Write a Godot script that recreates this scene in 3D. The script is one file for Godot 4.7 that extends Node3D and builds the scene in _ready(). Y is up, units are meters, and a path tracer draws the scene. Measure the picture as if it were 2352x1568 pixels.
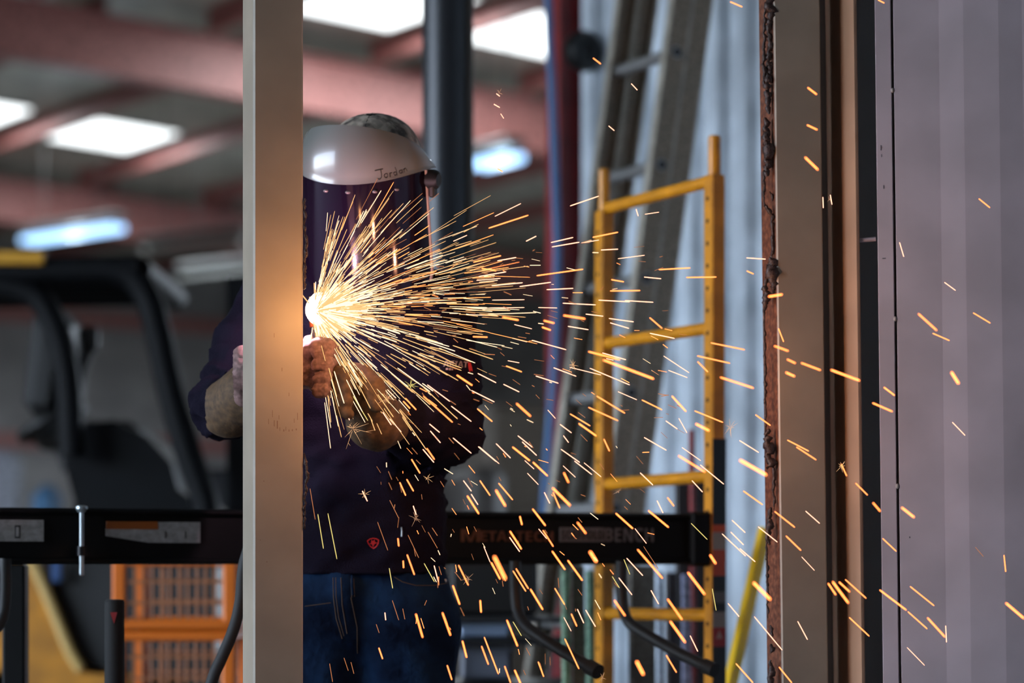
extends Node3D
# A welder cutting a steel post in a workshop: sparks, a jobsite scaffold bench, ladders, a forklift and the hall behind.
# Units are metres, y is up; the camera stands at the origin and looks along -z with a level, shifted 85 mm lens.

const FPX := 5553.0          # focal length in pixels of the 2352 x 1568 frame
const CX := 1176.0
const HZ := 1300.0           # image row of the horizon
const EYE := 0.95            # camera height
const FOCUS := 4.43
const HALL := 0.6109         # the hall is turned 35 degrees against the camera
const H0 := 7.0              # roof height above the camera's place
const PITCH := 0.05

var rng := RandomNumberGenerator.new()
var taken := {}
var M := {}
var tex := {}

# ---------------------------------------------------------------- mesh builder
class MB:
	var v := PackedVector3Array()
	var n := PackedVector3Array()
	var idx := PackedInt32Array()
	var col := PackedColorArray()
	var tint := Color.WHITE
	var xf := Transform3D.IDENTITY

	func tri(a: Vector3, b: Vector3, c: Vector3, na: Vector3, nb: Vector3, nc: Vector3) -> void:
		var k := v.size()
		var g := (b - a).cross(c - a)
		v.push_back(xf * a); v.push_back(xf * b); v.push_back(xf * c)
		var bs := xf.basis
		n.push_back((bs * na).normalized()); n.push_back((bs * nb).normalized()); n.push_back((bs * nc).normalized())
		for i in 3:
			col.push_back(tint)
		if g.dot(na + nb + nc) > 0.0:
			idx.append_array(PackedInt32Array([k, k + 2, k + 1]))
		else:
			idx.append_array(PackedInt32Array([k, k + 1, k + 2]))

	func ftri(a: Vector3, b: Vector3, c: Vector3, out: Vector3) -> void:
		var g := (b - a).cross(c - a).normalized()
		if g.dot(out) < 0.0:
			g = -g
		tri(a, b, c, g, g, g)

	func quad(a: Vector3, b: Vector3, c: Vector3, d: Vector3, out: Vector3) -> void:
		ftri(a, b, c, out)
		ftri(a, c, d, out)

	func squad(a: Vector3, b: Vector3, c: Vector3, d: Vector3, na: Vector3, nb: Vector3, nc: Vector3, nd: Vector3) -> void:
		tri(a, b, c, na, nb, nc)
		tri(a, c, d, na, nc, nd)

	func box(at: Vector3, size: Vector3, ch := 0.002, bs := Basis.IDENTITY) -> void:
		var old := xf
		xf = xf * Transform3D(bs, at)
		var h := size * 0.5
		ch = minf(ch, minf(h.x, minf(h.y, h.z)) * 0.9)
		for i in 3:
			var j := (i + 1) % 3
			var k := (i + 2) % 3
			for s in [-1.0, 1.0]:
				var q := []
				for e in [[-1, -1], [1, -1], [1, 1], [-1, 1]]:
					var p := Vector3.ZERO
					p[i] = s * h[i]; p[j] = e[0] * (h[j] - ch); p[k] = e[1] * (h[k] - ch)
					q.append(p)
				var o := Vector3.ZERO
				o[i] = s
				quad(q[0], q[1], q[2], q[3], o)
				for t in [-1.0, 1.0]:
					var a := Vector3.ZERO
					var b := Vector3.ZERO
					a[i] = s * h[i]; a[j] = t * (h[j] - ch); a[k] = -(h[k] - ch)
					b[i] = s * (h[i] - ch); b[j] = t * h[j]; b[k] = -(h[k] - ch)
					var a2 := a
					var b2 := b
					a2[k] = -a[k]; b2[k] = -b[k]
					var oo := Vector3.ZERO
					oo[i] = s; oo[j] = t
					quad(a, a2, b2, b, oo)
		for sx in [-1.0, 1.0]:
			for sy in [-1.0, 1.0]:
				for sz in [-1.0, 1.0]:
					ftri(Vector3(sx * h.x, sy * (h.y - ch), sz * (h.z - ch)), Vector3(sx * (h.x - ch), sy * h.y, sz * (h.z - ch)), Vector3(sx * (h.x - ch), sy * (h.y - ch), sz * h.z), Vector3(sx, sy, sz))
		xf = old

	# a tube of round section along points; rad is one number or one per point; squash flattens it along its side vector
	func tube(pts: PackedVector3Array, rad, sides := 10, caps := true, squash := 1.0, up0 := Vector3.ZERO) -> void:
		var m := pts.size()
		var rings := []
		var norms := []
		var t0 := (pts[1] - pts[0]).normalized()
		var up := up0
		if up == Vector3.ZERO:
			up = Vector3.UP if absf(t0.y) < 0.9 else Vector3.RIGHT
		for i in m:
			var t: Vector3
			if i == 0:
				t = t0
			elif i == m - 1:
				t = (pts[i] - pts[i - 1]).normalized()
			else:
				t = ((pts[i + 1] - pts[i]).normalized() + (pts[i] - pts[i - 1]).normalized()).normalized()
			up = (up - t * up.dot(t)).normalized()
			var sd := t.cross(up)
			var r: float = rad if rad is float else rad[i]
			var ring := PackedVector3Array()
			var nr := PackedVector3Array()
			for k in sides:
				var a := TAU * k / sides
				var o := up * cos(a) + sd * sin(a) * squash
				ring.push_back(pts[i] + o * r)
				nr.push_back((up * cos(a) * squash + sd * sin(a)).normalized())
			rings.append(ring)
			norms.append(nr)
		for i in m - 1:
			for k in sides:
				var l := (k + 1) % sides
				squad(rings[i][k], rings[i][l], rings[i + 1][l], rings[i + 1][k], norms[i][k], norms[i][l], norms[i + 1][l], norms[i + 1][k])
		if caps:
			for e in [0, m - 1]:
				var o: Vector3 = (pts[0] - pts[1]) if e == 0 else (pts[m - 1] - pts[m - 2])
				for k in sides:
					ftri(pts[e], rings[e][k], rings[e][(k + 1) % sides], o)

	# a flat outline in x and y, extruded from z0 to z1
	func prism(poly: PackedVector2Array, z0: float, z1: float) -> void:
		var t := Geometry2D.triangulate_polygon(poly)
		for i in range(0, t.size(), 3):
			var a := poly[t[i]]
			var b := poly[t[i + 1]]
			var c := poly[t[i + 2]]
			ftri(Vector3(a.x, a.y, z1), Vector3(b.x, b.y, z1), Vector3(c.x, c.y, z1), Vector3(0, 0, z1 - z0))
			ftri(Vector3(a.x, a.y, z0), Vector3(b.x, b.y, z0), Vector3(c.x, c.y, z0), Vector3(0, 0, z0 - z1))
		var cw := 1.0 if Geometry2D.is_polygon_clockwise(poly) else -1.0
		for i in poly.size():
			var a := poly[i]
			var b := poly[(i + 1) % poly.size()]
			var o := Vector3(-(b.y - a.y), b.x - a.x, 0) * cw
			quad(Vector3(a.x, a.y, z0), Vector3(b.x, b.y, z0), Vector3(b.x, b.y, z1), Vector3(a.x, a.y, z1), o)

	# a bent sheet: a line in plan (x, z), standing from y0 to y1, t thick towards `back`
	func sheet(line: PackedVector2Array, y0: float, y1: float, t: float, back: Vector2) -> void:
		var bk := Vector3(back.x, 0, back.y) * t
		for i in line.size() - 1:
			var a := Vector3(line[i].x, 0, line[i].y)
			var b := Vector3(line[i + 1].x, 0, line[i + 1].y)
			var d0 := Vector3(0, y0, 0)
			var d1 := Vector3(0, y1, 0)
			quad(a + d0, b + d0, b + d1, a + d1, -bk)
			quad(a + d0 + bk, b + d0 + bk, b + d1 + bk, a + d1 + bk, bk)
			quad(a + d1, b + d1, b + d1 + bk, a + d1 + bk, Vector3.UP)
			quad(a + d0, b + d0, b + d0 + bk, a + d0 + bk, Vector3.DOWN)
		for e in [0, line.size() - 1]:
			var a := Vector3(line[e].x, 0, line[e].y)
			var o := line[0] - line[1] if e == 0 else line[e] - line[e - 1]
			quad(a + Vector3(0, y0, 0), a + Vector3(0, y1, 0), a + Vector3(0, y1, 0) + bk, a + Vector3(0, y0, 0) + bk, Vector3(o.x, 0, o.y))

	# a turned body: (radius, height) pairs round the y axis
	func lathe(prof: PackedVector2Array, sides := 20) -> void:
		for i in prof.size() - 1:
			var a := prof[i]
			var b := prof[i + 1]
			var d := b - a
			var nn := Vector2(d.y, -d.x).normalized()
			for k in sides:
				var u := TAU * k / sides
				var w := TAU * (k + 1) / sides
				var cu := Vector3(cos(u), 0, sin(u))
				var cw := Vector3(cos(w), 0, sin(w))
				var nu := cu * nn.x + Vector3.UP * nn.y
				var nw := cw * nn.x + Vector3.UP * nn.y
				squad(cu * a.x + Vector3.UP * a.y, cw * a.x + Vector3.UP * a.y, cw * b.x + Vector3.UP * b.y, cu * b.x + Vector3.UP * b.y, nu, nw, nw, nu)

	func ball(at: Vector3, r: Vector3, seg := 14) -> void:
		var rows := seg / 2
		for i in rows:
			for k in seg:
				var q := []
				for e in [[i, k], [i, k + 1], [i + 1, k + 1], [i + 1, k]]:
					var a: float = PI * e[0] / rows
					var b: float = TAU * e[1] / seg
					q.append(Vector3(sin(a) * cos(b), cos(a), sin(a) * sin(b)))
				squad(at + q[0] * r, at + q[1] * r, at + q[2] * r, at + q[3] * r, q[0] / r, q[1] / r, q[2] / r, q[3] / r)

	# a surface given on a grid of points, made `t` thick along its normals
	func skin(grid: Array, t: float) -> void:
		var rows := grid.size()
		var cols: int = grid[0].size()
		var nr := []
		for i in rows:
			var line := PackedVector3Array()
			for k in cols:
				var du: Vector3 = grid[i][mini(k + 1, cols - 1)] - grid[i][maxi(k - 1, 0)]
				var dv: Vector3 = grid[mini(i + 1, rows - 1)][k] - grid[maxi(i - 1, 0)][k]
				line.push_back(du.cross(dv).normalized())
			nr.append(line)
		for i in rows - 1:
			for k in cols - 1:
				var p := [grid[i][k], grid[i][k + 1], grid[i + 1][k + 1], grid[i + 1][k]]
				var q := [nr[i][k], nr[i][k + 1], nr[i + 1][k + 1], nr[i + 1][k]]
				squad(p[0], p[1], p[2], p[3], q[0], q[1], q[2], q[3])
				squad(p[0] - q[0] * t, p[1] - q[1] * t, p[2] - q[2] * t, p[3] - q[3] * t, -q[0], -q[1], -q[2], -q[3])
		for k in cols - 1:
			for i in [0, rows - 1]:
				var o: Vector3 = grid[i][k] - grid[1 if i == 0 else rows - 2][k]
				quad(grid[i][k], grid[i][k + 1], grid[i][k + 1] - nr[i][k + 1] * t, grid[i][k] - nr[i][k] * t, o)
		for i in rows - 1:
			for k in [0, cols - 1]:
				var o: Vector3 = grid[i][k] - grid[i][1 if k == 0 else cols - 2]
				quad(grid[i][k], grid[i + 1][k], grid[i + 1][k] - nr[i + 1][k] * t, grid[i][k] - nr[i][k] * t, o)

	func mesh() -> ArrayMesh:
		var a := []
		a.resize(Mesh.ARRAY_MAX)
		a[Mesh.ARRAY_VERTEX] = v
		a[Mesh.ARRAY_NORMAL] = n
		a[Mesh.ARRAY_INDEX] = idx
		a[Mesh.ARRAY_COLOR] = col
		var m := ArrayMesh.new()
		m.add_surface_from_arrays(Mesh.PRIMITIVE_TRIANGLES, a)
		return m


# ---------------------------------------------------------------- smooth bodies: tapered capsules melted together, meshed as surface nets
class Blob:
	var lo: Vector3
	var cell: float
	var nx: int
	var ny: int
	var nz: int
	var f := PackedFloat32Array()
	var k: float

	func _init(l: Vector3, h: Vector3, c: float, sharp := 90.0) -> void:
		lo = l; cell = c; k = sharp
		nx = int((h.x - l.x) / c) + 2
		ny = int((h.y - l.y) / c) + 2
		nz = int((h.z - l.z) / c) + 2
		f.resize(nx * ny * nz)

	# a bone from a to b with radii ra and rb; flat < 1 thins it along z
	func bone(a: Vector3, b: Vector3, ra: float, rb: float, flat := 1.0) -> void:
		var reach := maxf(ra, rb) + 5.0 / k
		var mn := Vector3(minf(a.x, b.x), minf(a.y, b.y), minf(a.z, b.z)) - Vector3.ONE * reach
		var mx := Vector3(maxf(a.x, b.x), maxf(a.y, b.y), maxf(a.z, b.z)) + Vector3.ONE * reach
		var i0 := maxi(0, int((mn.x - lo.x) / cell))
		var i1 := mini(nx - 1, int((mx.x - lo.x) / cell) + 1)
		var j0 := maxi(0, int((mn.y - lo.y) / cell))
		var j1 := mini(ny - 1, int((mx.y - lo.y) / cell) + 1)
		var k0 := maxi(0, int((mn.z - lo.z) / cell))
		var k1 := mini(nz - 1, int((mx.z - lo.z) / cell) + 1)
		var ab := b - a
		ab.z /= flat
		var ll := maxf(ab.length_squared(), 1e-9)
		for kk in range(k0, k1 + 1):
			for j in range(j0, j1 + 1):
				var row := (kk * ny + j) * nx
				for i in range(i0, i1 + 1):
					var p := Vector3(lo.x + i * cell - a.x, lo.y + j * cell - a.y, (lo.z + kk * cell - a.z) / flat)
					var t := clampf(p.dot(ab) / ll, 0.0, 1.0)
					var d := (p - ab * t).length() - lerpf(ra, rb, t)
					if d < reach:
						f[row + i] += exp(-d * k)

	func chain(pts: PackedVector3Array, rad: Array, flat := 1.0) -> void:
		for i in pts.size() - 1:
			bone(pts[i], pts[i + 1], rad[i], rad[i + 1], flat)

	# turns the sums into distances; shape(p, d) may change them near the skin
	func finish(shape = null, band := 0.04) -> void:
		for kk in nz:
			for j in ny:
				var row := (kk * ny + j) * nx
				for i in nx:
					var s := f[row + i]
					var d := 0.2 if s < 1e-9 else -log(s) / k
					if shape != null and absf(d) < band:
						d = shape.call(Vector3(lo.x + i * cell, lo.y + j * cell, lo.z + kk * cell), d)
					f[row + i] = d

	func net(mb: MB) -> void:
		var at := {}
		var pos := PackedVector3Array()
		var off := [0, 1, nx, nx + 1, nx * ny, nx * ny + 1, nx * ny + nx, nx * ny + nx + 1]
		var edges := [[0, 1], [2, 3], [4, 5], [6, 7], [0, 2], [1, 3], [4, 6], [5, 7], [0, 4], [1, 5], [2, 6], [3, 7]]
		for kk in nz - 1:
			for j in ny - 1:
				for i in nx - 1:
					var b := (kk * ny + j) * nx + i
					var c := 0
					for o in off:
						if f[b + o] < 0.0:
							c += 1
					if c == 0 or c == 8:
						continue
					var sum := Vector3.ZERO
					var cnt := 0
					for e in edges:
						var fa := f[b + off[e[0]]]
						var fb := f[b + off[e[1]]]
						if (fa < 0.0) != (fb < 0.0):
							var t := fa / (fa - fb)
							var pa := Vector3(e[0] & 1, (e[0] >> 1) & 1, e[0] >> 2)
							var pb := Vector3(e[1] & 1, (e[1] >> 1) & 1, e[1] >> 2)
							sum += pa.lerp(pb, t)
							cnt += 1
					at[b] = pos.size()
					pos.push_back(lo + (Vector3(i, j, kk) + sum / cnt) * cell)
		var nrm := PackedVector3Array()
		nrm.resize(pos.size())
		var quads := []
		var steps := [1, nx, nx * ny]
		for b in at:
			for ax in 3:
				var e: int = b + steps[ax]
				if e >= f.size() or (f[b] < 0.0) == (f[e] < 0.0):
					continue
				var s1: int = steps[(ax + 1) % 3]
				var s2: int = steps[(ax + 2) % 3]
				if not (at.has(b - s1) and at.has(b - s2) and at.has(b - s1 - s2)):
					continue
				var q := [at[b], at[b - s1], at[b - s1 - s2], at[b - s2]]
				if f[b] > 0.0:
					q.reverse()
				quads.append(q)
				var g := (pos[q[2]] - pos[q[0]]).cross(pos[q[3]] - pos[q[1]])
				for w in q:
					nrm[w] += g
		var base := mb.v.size()
		mb.v.append_array(pos)
		for i in pos.size():
			mb.n.push_back(nrm[i].normalized())
			mb.col.push_back(mb.tint)
		for q in quads:
			mb.idx.append_array(PackedInt32Array([base + q[0], base + q[2], base + q[1], base + q[0], base + q[3], base + q[2]]))


# ---------------------------------------------------------------- naming and placing
func P(x: float, y: float, d: float) -> Vector3:      # the place that stands d metres deep behind image point (x, y)
	return Vector3((x - CX) / FPX * d, EYE + (HZ - y) / FPX * d, -d)

func hall(a: float, b: float, h: float) -> Vector3:    # hall coordinates: a along the purlins, b along the rafters
	return Vector3(-sin(HALL) * a + cos(HALL) * b, h, -cos(HALL) * a - sin(HALL) * b)

func roof(b: float) -> float:
	return H0 - PITCH * b

func numbered(called: String) -> String:
	if not taken.has(called):
		taken[called] = 0
		return called
	taken[called] += 1
	return "%s_%03d" % [called, taken[called]]

func tag(o: Node3D, label: String, category := "", group := "", kind := "") -> void:
	if label: o.set_meta("label", label)
	if category: o.set_meta("category", category)
	if group: o.set_meta("group", group)
	if kind: o.set_meta("kind", kind)

func thing(called: String, label: String, category: String, at := Vector3.ZERO, group := "", kind := "") -> Node3D:
	var o := Node3D.new()
	o.name = numbered(called)
	o.position = at
	add_child(o)
	tag(o, label, category, group, kind)
	return o

# a part whose mesh is given in world places
func part(parent: Node3D, called: String, mb: MB, m: Material, label := "") -> MeshInstance3D:
	var o := MeshInstance3D.new()
	o.name = called
	o.mesh = mb.mesh()
	o.material_override = m
	parent.add_child(o, true)
	var up := parent
	var at := Vector3.ZERO
	while up != self:
		at += up.position
		up = up.get_parent()
	o.position = -at
	if label: o.set_meta("label", label)
	return o

func solid(called: String, mb: MB, m: Material, label: String, category := "", group := "", kind := "") -> MeshInstance3D:
	var o := MeshInstance3D.new()
	o.name = numbered(called)
	o.mesh = mb.mesh()
	o.material_override = m
	add_child(o)
	tag(o, label, category, group, kind)
	return o

func turned(deg: float, at: Vector3) -> Transform3D:
	return Transform3D(Basis(Vector3.UP, deg_to_rad(deg)), at)

func along(a: Vector3, b: Vector3, up := Vector3.UP) -> Transform3D:   # x along a->b, y near up, origin in the middle
	var x := (b - a).normalized()
	var z := x.cross(up).normalized()
	return Transform3D(Basis(x, z.cross(x), z), (a + b) * 0.5)

# ---------------------------------------------------------------- materials
func noise_tex(key: String, freq: float, lo: Color, hi: Color, kind := FastNoiseLite.TYPE_SIMPLEX_SMOOTH, oct := 4, stops: Array = []) -> NoiseTexture2D:
	if tex.has(key):
		return tex[key]
	var t := NoiseTexture2D.new()
	t.width = 512; t.height = 512
	t.seamless = true
	var nz := FastNoiseLite.new()
	nz.seed = key.hash() % 1000
	nz.noise_type = kind
	nz.frequency = freq
	nz.fractal_octaves = oct
	t.noise = nz
	var g := Gradient.new()
	if stops:
		g.offsets = stops[0]
		g.colors = stops[1]
	else:
		g.offsets = PackedFloat32Array([0.2, 0.8])
		g.colors = PackedColorArray([lo, hi])
	t.color_ramp = g
	tex[key] = t
	return t

func mat(key: String, c: Color, rough := 0.6, metal := 0.0, wear := "", scale := 2.0, relief := 0.0) -> StandardMaterial3D:
	if M.has(key):
		return M[key]
	var m := StandardMaterial3D.new()
	m.resource_name = key
	m.albedo_color = c
	m.roughness = rough
	m.metallic = metal
	if wear == "soft":
		m.albedo_texture = noise_tex("soft", 0.012, Color(0.8, 0.8, 0.8), Color.WHITE)
	elif wear == "faint":
		m.albedo_texture = noise_tex("faint", 0.008, Color(0.9, 0.9, 0.9), Color.WHITE)
	elif wear == "grit":
		m.albedo_texture = noise_tex("grit", 0.05, Color(0.6, 0.58, 0.56), Color.WHITE)
	elif wear == "rust":
		m.albedo_texture = noise_tex("rust", 0.03, Color(0.5, 0.42, 0.4), Color.WHITE)
	if relief > 0.0:
		m.heightmap_enabled = true
		m.heightmap_texture = noise_tex("relief", 0.06, Color.BLACK, Color.WHITE)
		m.heightmap_scale = relief
	if wear or relief > 0.0:
		m.uv1_triplanar = true
		m.uv1_world_triplanar = true
		m.uv1_scale = Vector3.ONE * scale
	M[key] = m
	return m

func glow(key: String, l: Vector3) -> StandardMaterial3D:   # l is the light given off, linear
	if M.has(key):
		return M[key]
	var m := StandardMaterial3D.new()
	m.resource_name = key
	var top := maxf(l.x, maxf(l.y, l.z))
	m.albedo_color = Color(0.05, 0.04, 0.03)
	m.emission_enabled = true
	m.emission = Color(l.x / top, l.y / top, l.z / top).linear_to_srgb()
	m.emission_energy_multiplier = top
	M[key] = m
	return m

func _ready() -> void:
	rng.seed = 7
	set_view()
	build_hall()
	build_right_wall()
	build_red_column()
	build_ladder()
	build_scaffold()
	build_bench()
	build_forklift()
	build_clutter()
	build_posts()
	build_cladding()
	build_person()
	build_torch()
	build_sparks()

# ---------------------------------------------------------------- camera, sky, light
func set_view() -> void:
	var cam := Camera3D.new()
	cam.name = "camera"
	cam.position = Vector3(0, EYE, 0)
	cam.near = 0.05
	cam.far = 200.0
	cam.projection = Camera3D.PROJECTION_FRUSTUM
	cam.size = 2.0 * cam.near * 784.0 / FPX
	cam.frustum_offset = Vector2(0, cam.near * (HZ - 784.0) / FPX)
	var at := CameraAttributesPhysical.new()
	at.frustum_focal_length = 85.0
	at.frustum_focus_distance = FOCUS
	at.frustum_near = 0.05
	at.frustum_far = 200.0
	at.exposure_aperture = 2.0
	cam.attributes = at
	add_child(cam)
	cam.current = true
	var e := Environment.new()
	var sm := ProceduralSkyMaterial.new()
	sm.sky_top_color = Color(0.70, 0.80, 0.92)
	sm.sky_horizon_color = Color(0.86, 0.90, 0.94)
	sm.ground_horizon_color = Color(0.55, 0.55, 0.54)
	sm.ground_bottom_color = Color(0.42, 0.42, 0.41)
	sm.sky_energy_multiplier = 1.0
	sm.ground_energy_multiplier = 1.0
	sm.sun_angle_max = 0.0
	var sky := Sky.new()
	sky.sky_material = sm
	e.background_mode = Environment.BG_SKY
	e.sky = sky
	e.background_energy_multiplier = 23.0
	e.tonemap_mode = Environment.TONE_MAPPER_LINEAR
	e.tonemap_exposure = 1.0
	e.sdfgi_enabled = true
	e.ssao_enabled = true
	e.ssil_enabled = true
	var w := WorldEnvironment.new()
	w.name = "surroundings"
	w.environment = e
	add_child(w)
	# the cutting arc, hidden behind the post's edge, and the glowing stream of sparks it throws
	lamp("arc_glow", P(716, 716, 4.475), Vector3(1.0, 0.60, 0.75), 0.30, 0.012)
	lamp("stream_glow", P(748, 706, 4.27), Vector3(1.0, 0.46, 0.14), 0.026, 0.012)
	lamp("shower_glow", P(1010, 760, 4.25), Vector3(1.0, 0.46, 0.20), 0.11, 0.012)
	lamp("drift_glow", P(1480, 840, 4.36), Vector3(1.0, 0.45, 0.20), 0.13, 0.012)

func lamp(called: String, at: Vector3, c: Vector3, energy: float, size: float) -> void:
	var l := OmniLight3D.new()
	l.name = called
	l.position = at
	l.light_color = Color(c.x, c.y, c.z).linear_to_srgb()
	l.light_energy = energy
	l.light_size = size
	l.omni_range = 12.0
	l.omni_attenuation = 2.0
	l.shadow_enabled = true
	add_child(l)

func panel_light(called: String, at: Vector3, size: Vector2, c: Color, energy: float) -> void:
	var l := AreaLight3D.new()
	l.name = called
	l.position = at
	l.rotation = Vector3(-PI / 2, HALL, 0, )
	l.area_size = size
	l.light_color = c
	l.light_energy = energy
	l.area_range = 40.0
	l.area_attenuation = 2.0
	l.shadow_enabled = true
	add_child(l)

# ---------------------------------------------------------------- the hall
func hbox(mb: MB, a0: float, a1: float, b0: float, b1: float, h0: float, h1: float, ch := 0.004) -> void:
	mb.box(hall((a0 + a1) / 2, (b0 + b1) / 2, (h0 + h1) / 2), Vector3(absf(b1 - b0), h1 - h0, absf(a1 - a0)), ch, Basis(Vector3.UP, HALL))

func sloped(mb: MB, a0: float, a1: float, b0: float, b1: float, drop: float, t: float) -> void:   # a slab parallel to the roof, its top `drop` below the roof's underside
	var bm := (b0 + b1) / 2
	var bs := Basis(Vector3.UP, HALL) * Basis(Vector3(0, 0, 1), -atan(PITCH))
	mb.box(hall((a0 + a1) / 2, bm, roof(bm) - drop - t / 2), Vector3(absf(b1 - b0), t, absf(a1 - a0)), 0.003, bs)

func build_hall() -> void:
	var conc := mat("concrete", Color(0.60, 0.58, 0.55), 0.75, 0.0, "soft", 0.4)
	var sheet_m := mat("roof sheet", Color(0.68, 0.66, 0.61), 0.6, 0.0, "soft", 0.3)
	var wall_m := mat("hall cladding", Color(0.52, 0.51, 0.51), 0.6, 0.0, "soft", 0.2)
	var red := mat("red oxide", Color(0.66, 0.42, 0.40), 0.55, 0.0, "grit", 0.5)
	var mb := MB.new()
	hbox(mb, -9, 37, -9, 24, -0.3, 0.0)
	solid("floor", mb, conc, "bare grey concrete workshop floor", "", "", "structure")
	mb = MB.new()
	sloped(mb, -9.2, 37.2, -9.2, 24.2, -0.16, 0.16)
	solid("ceiling", mb, sheet_m, "grey ribbed metal roof sheeting between the red purlins", "", "", "structure")
	mb = MB.new()
	hbox(mb, 37, 37.2, -9, 24, 0, 7.6)
	solid("wall_far", mb, wall_m, "dim grey sheet wall at the far end of the hall", "", "", "structure")
	mb = MB.new()
	hbox(mb, -9, 9, 24, 24.2, 0, 7.6)
	hbox(mb, 21.2, 37, 24, 24.2, 0, 7.6)
	hbox(mb, 9, 21.2, 24, 24.2, 0, 0.3)
	hbox(mb, 9, 21.2, 24, 24.2, 5.6, 7.6)  # the opening between these pieces is added so daylight reaches the rafter
	solid("wall_side", mb, wall_m, "grey sheet side wall of the hall with an opening added to light the rafter, hidden behind the red column", "", "", "structure")
	mb = MB.new()
	hbox(mb, -9.2, -9, -9, 24, 0, 7.6)
	solid("wall_back", mb, wall_m, "grey sheet wall behind the camera", "", "", "structure")
	mb = MB.new()     # the long side with the open loading doors that let the daylight in
	hbox(mb, -9, 3.0, -9.2, -9, 0, 7.6)
	hbox(mb, 14.0, 37, -9.2, -9, 0, 7.6)
	hbox(mb, 3.0, 14.0, -9.2, -9, 5.0, 7.6)
	solid("wall_open", mb, wall_m, "side wall with the wide open loading doors", "", "", "structure")
	mb = MB.new()
	hbox(mb, -2, 20, -30, -9.2, -0.3, 0.0)
	hbox(mb, 0, 25, 24.2, 40, -0.3, 0.0)
	solid("pavement", mb, mat("yard", Color(0.55, 0.55, 0.53), 0.9), "pale paved yard outside the loading doors", "", "", "structure")
	# rafters: welded I sections across the hall
	for s in [[12.6, -9.0, 24.0], [21.4, -9.0, 24.0], [30.4, -9.0, 24.0]]:
		mb = MB.new()
		sloped(mb, s[0] - 0.12, s[0] + 0.12, s[1], s[2], 0.22, 0.02)
		sloped(mb, s[0] - 0.12, s[0] + 0.12, s[1], s[2], 0.78, 0.02)
		sloped(mb, s[0] - 0.01, s[0] + 0.01, s[1], s[2], 0.24, 0.54)
		var lb: String = {12.6: "red steel rafter above the camera, out of sight", 21.4: "broad pinkish red steel rafter behind the welder's helmet", 30.4: "dark red steel rafter low on the left above the tube lamp"}[s[0]]
		solid("steel_rafter", mb, red, lb, "beam", "red steel roof rafters", "structure")
	# purlins, lapped over the rafters and so a little aside in each bay
	for bay in [[12.7, 21.3, 9.37], [21.5, 30.3, 8.37], [30.5, 37.0, 9.02]]:
		for k in 7:
			var b: float = bay[2] + 1.88 * k
			if b > 20.5:
				continue
			mb = MB.new()
			sloped(mb, bay[0], bay[1], b - 0.01, b + 0.01, 0.0, 0.2)
			sloped(mb, bay[0], bay[1], b, b + 0.07, 0.2, 0.012)
			sloped(mb, bay[0], bay[1], b - 0.07, b, 0.0, 0.012)
			solid("roof_purlin", mb, red, "slim dark red purlin running under the grey roof sheets", "beam", "roof purlins", "structure")
	# girts along the far wall
	for h in [3.0, 5.05]:
		mb = MB.new()
		hbox(mb, 36.8, 36.98, -9, 24, h - 0.12, h + 0.12)
		solid("wall_girt", mb, red, ["dark red girt across the far wall behind the forklift seat", "dark red girt across the far wall just under the roof"][0 if h < 4 else 1], "beam", "girts of the far wall", "structure")
	# skylights
	var sk := [[26.75, 28.3, 12.65, 13.75, "large white skylight panel at the left, nearest the steel post"], [26.8, 28.3, 10.75, 11.83, "white skylight panel cut off by the left edge of the picture"], [18.9, 20.55, 11.75, 12.88, "white skylight panel at the top, just above the welder's helmet"],
		[18.95, 20.35, 13.55, 14.72, "white skylight panel between the grey pipe and the blue hose"]]
	for s in sk:
		mb = MB.new()
		sloped(mb, s[0], s[1], s[2], s[3], 0.005, 0.03)
		var o := thing("skylight", s[4], "skylight", Vector3.ZERO, "roof skylights")
		part(o, "light_panel", mb, glow("skylight", Vector3(2.6, 2.75, 2.8)))
		mb = MB.new()
		for q in [[s[0] - 0.05, s[0], s[2], s[3]], [s[1], s[1] + 0.05, s[2], s[3]], [s[0] - 0.05, s[1] + 0.05, s[2] - 0.05, s[2]], [s[0] - 0.05, s[1] + 0.05, s[3], s[3] + 0.05]]:
			sloped(mb, q[0], q[1], q[2], q[3], 0.0, 0.04)
		part(o, "frame", mb, mat("skylight frame", Color(0.6, 0.6, 0.58), 0.6))
		panel_light("skylight_daylight", hall((s[0] + s[1]) / 2, (s[2] + s[3]) / 2, roof((s[2] + s[3]) / 2) - 0.12), Vector2(s[3] - s[2], s[1] - s[0]), Color(0.95, 0.98, 1.0), 16.0)
	# tube lamps hung in the hall; two are switched off
	tube_lamp(P(60, 553, 30.2), P(275, 522, 28.8), 2.0, "long glowing bluish tube lamp hanging low at the left", true)
	tube_lamp(P(1095, 381, 22.2), P(1185, 359, 21.5), 1.5, "short glowing bluish tube lamp right of the helmet", true)
	tube_lamp(P(335, 580, 27.0), P(575, 556, 25.8), 1.0, "unlit grey tube lamp just left of the steel post, upper of two", false)
	tube_lamp(P(420, 640, 30.0), P(600, 622, 29.0), 1.0, "unlit grey tube lamp just left of the steel post, lower of two", false)

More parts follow.
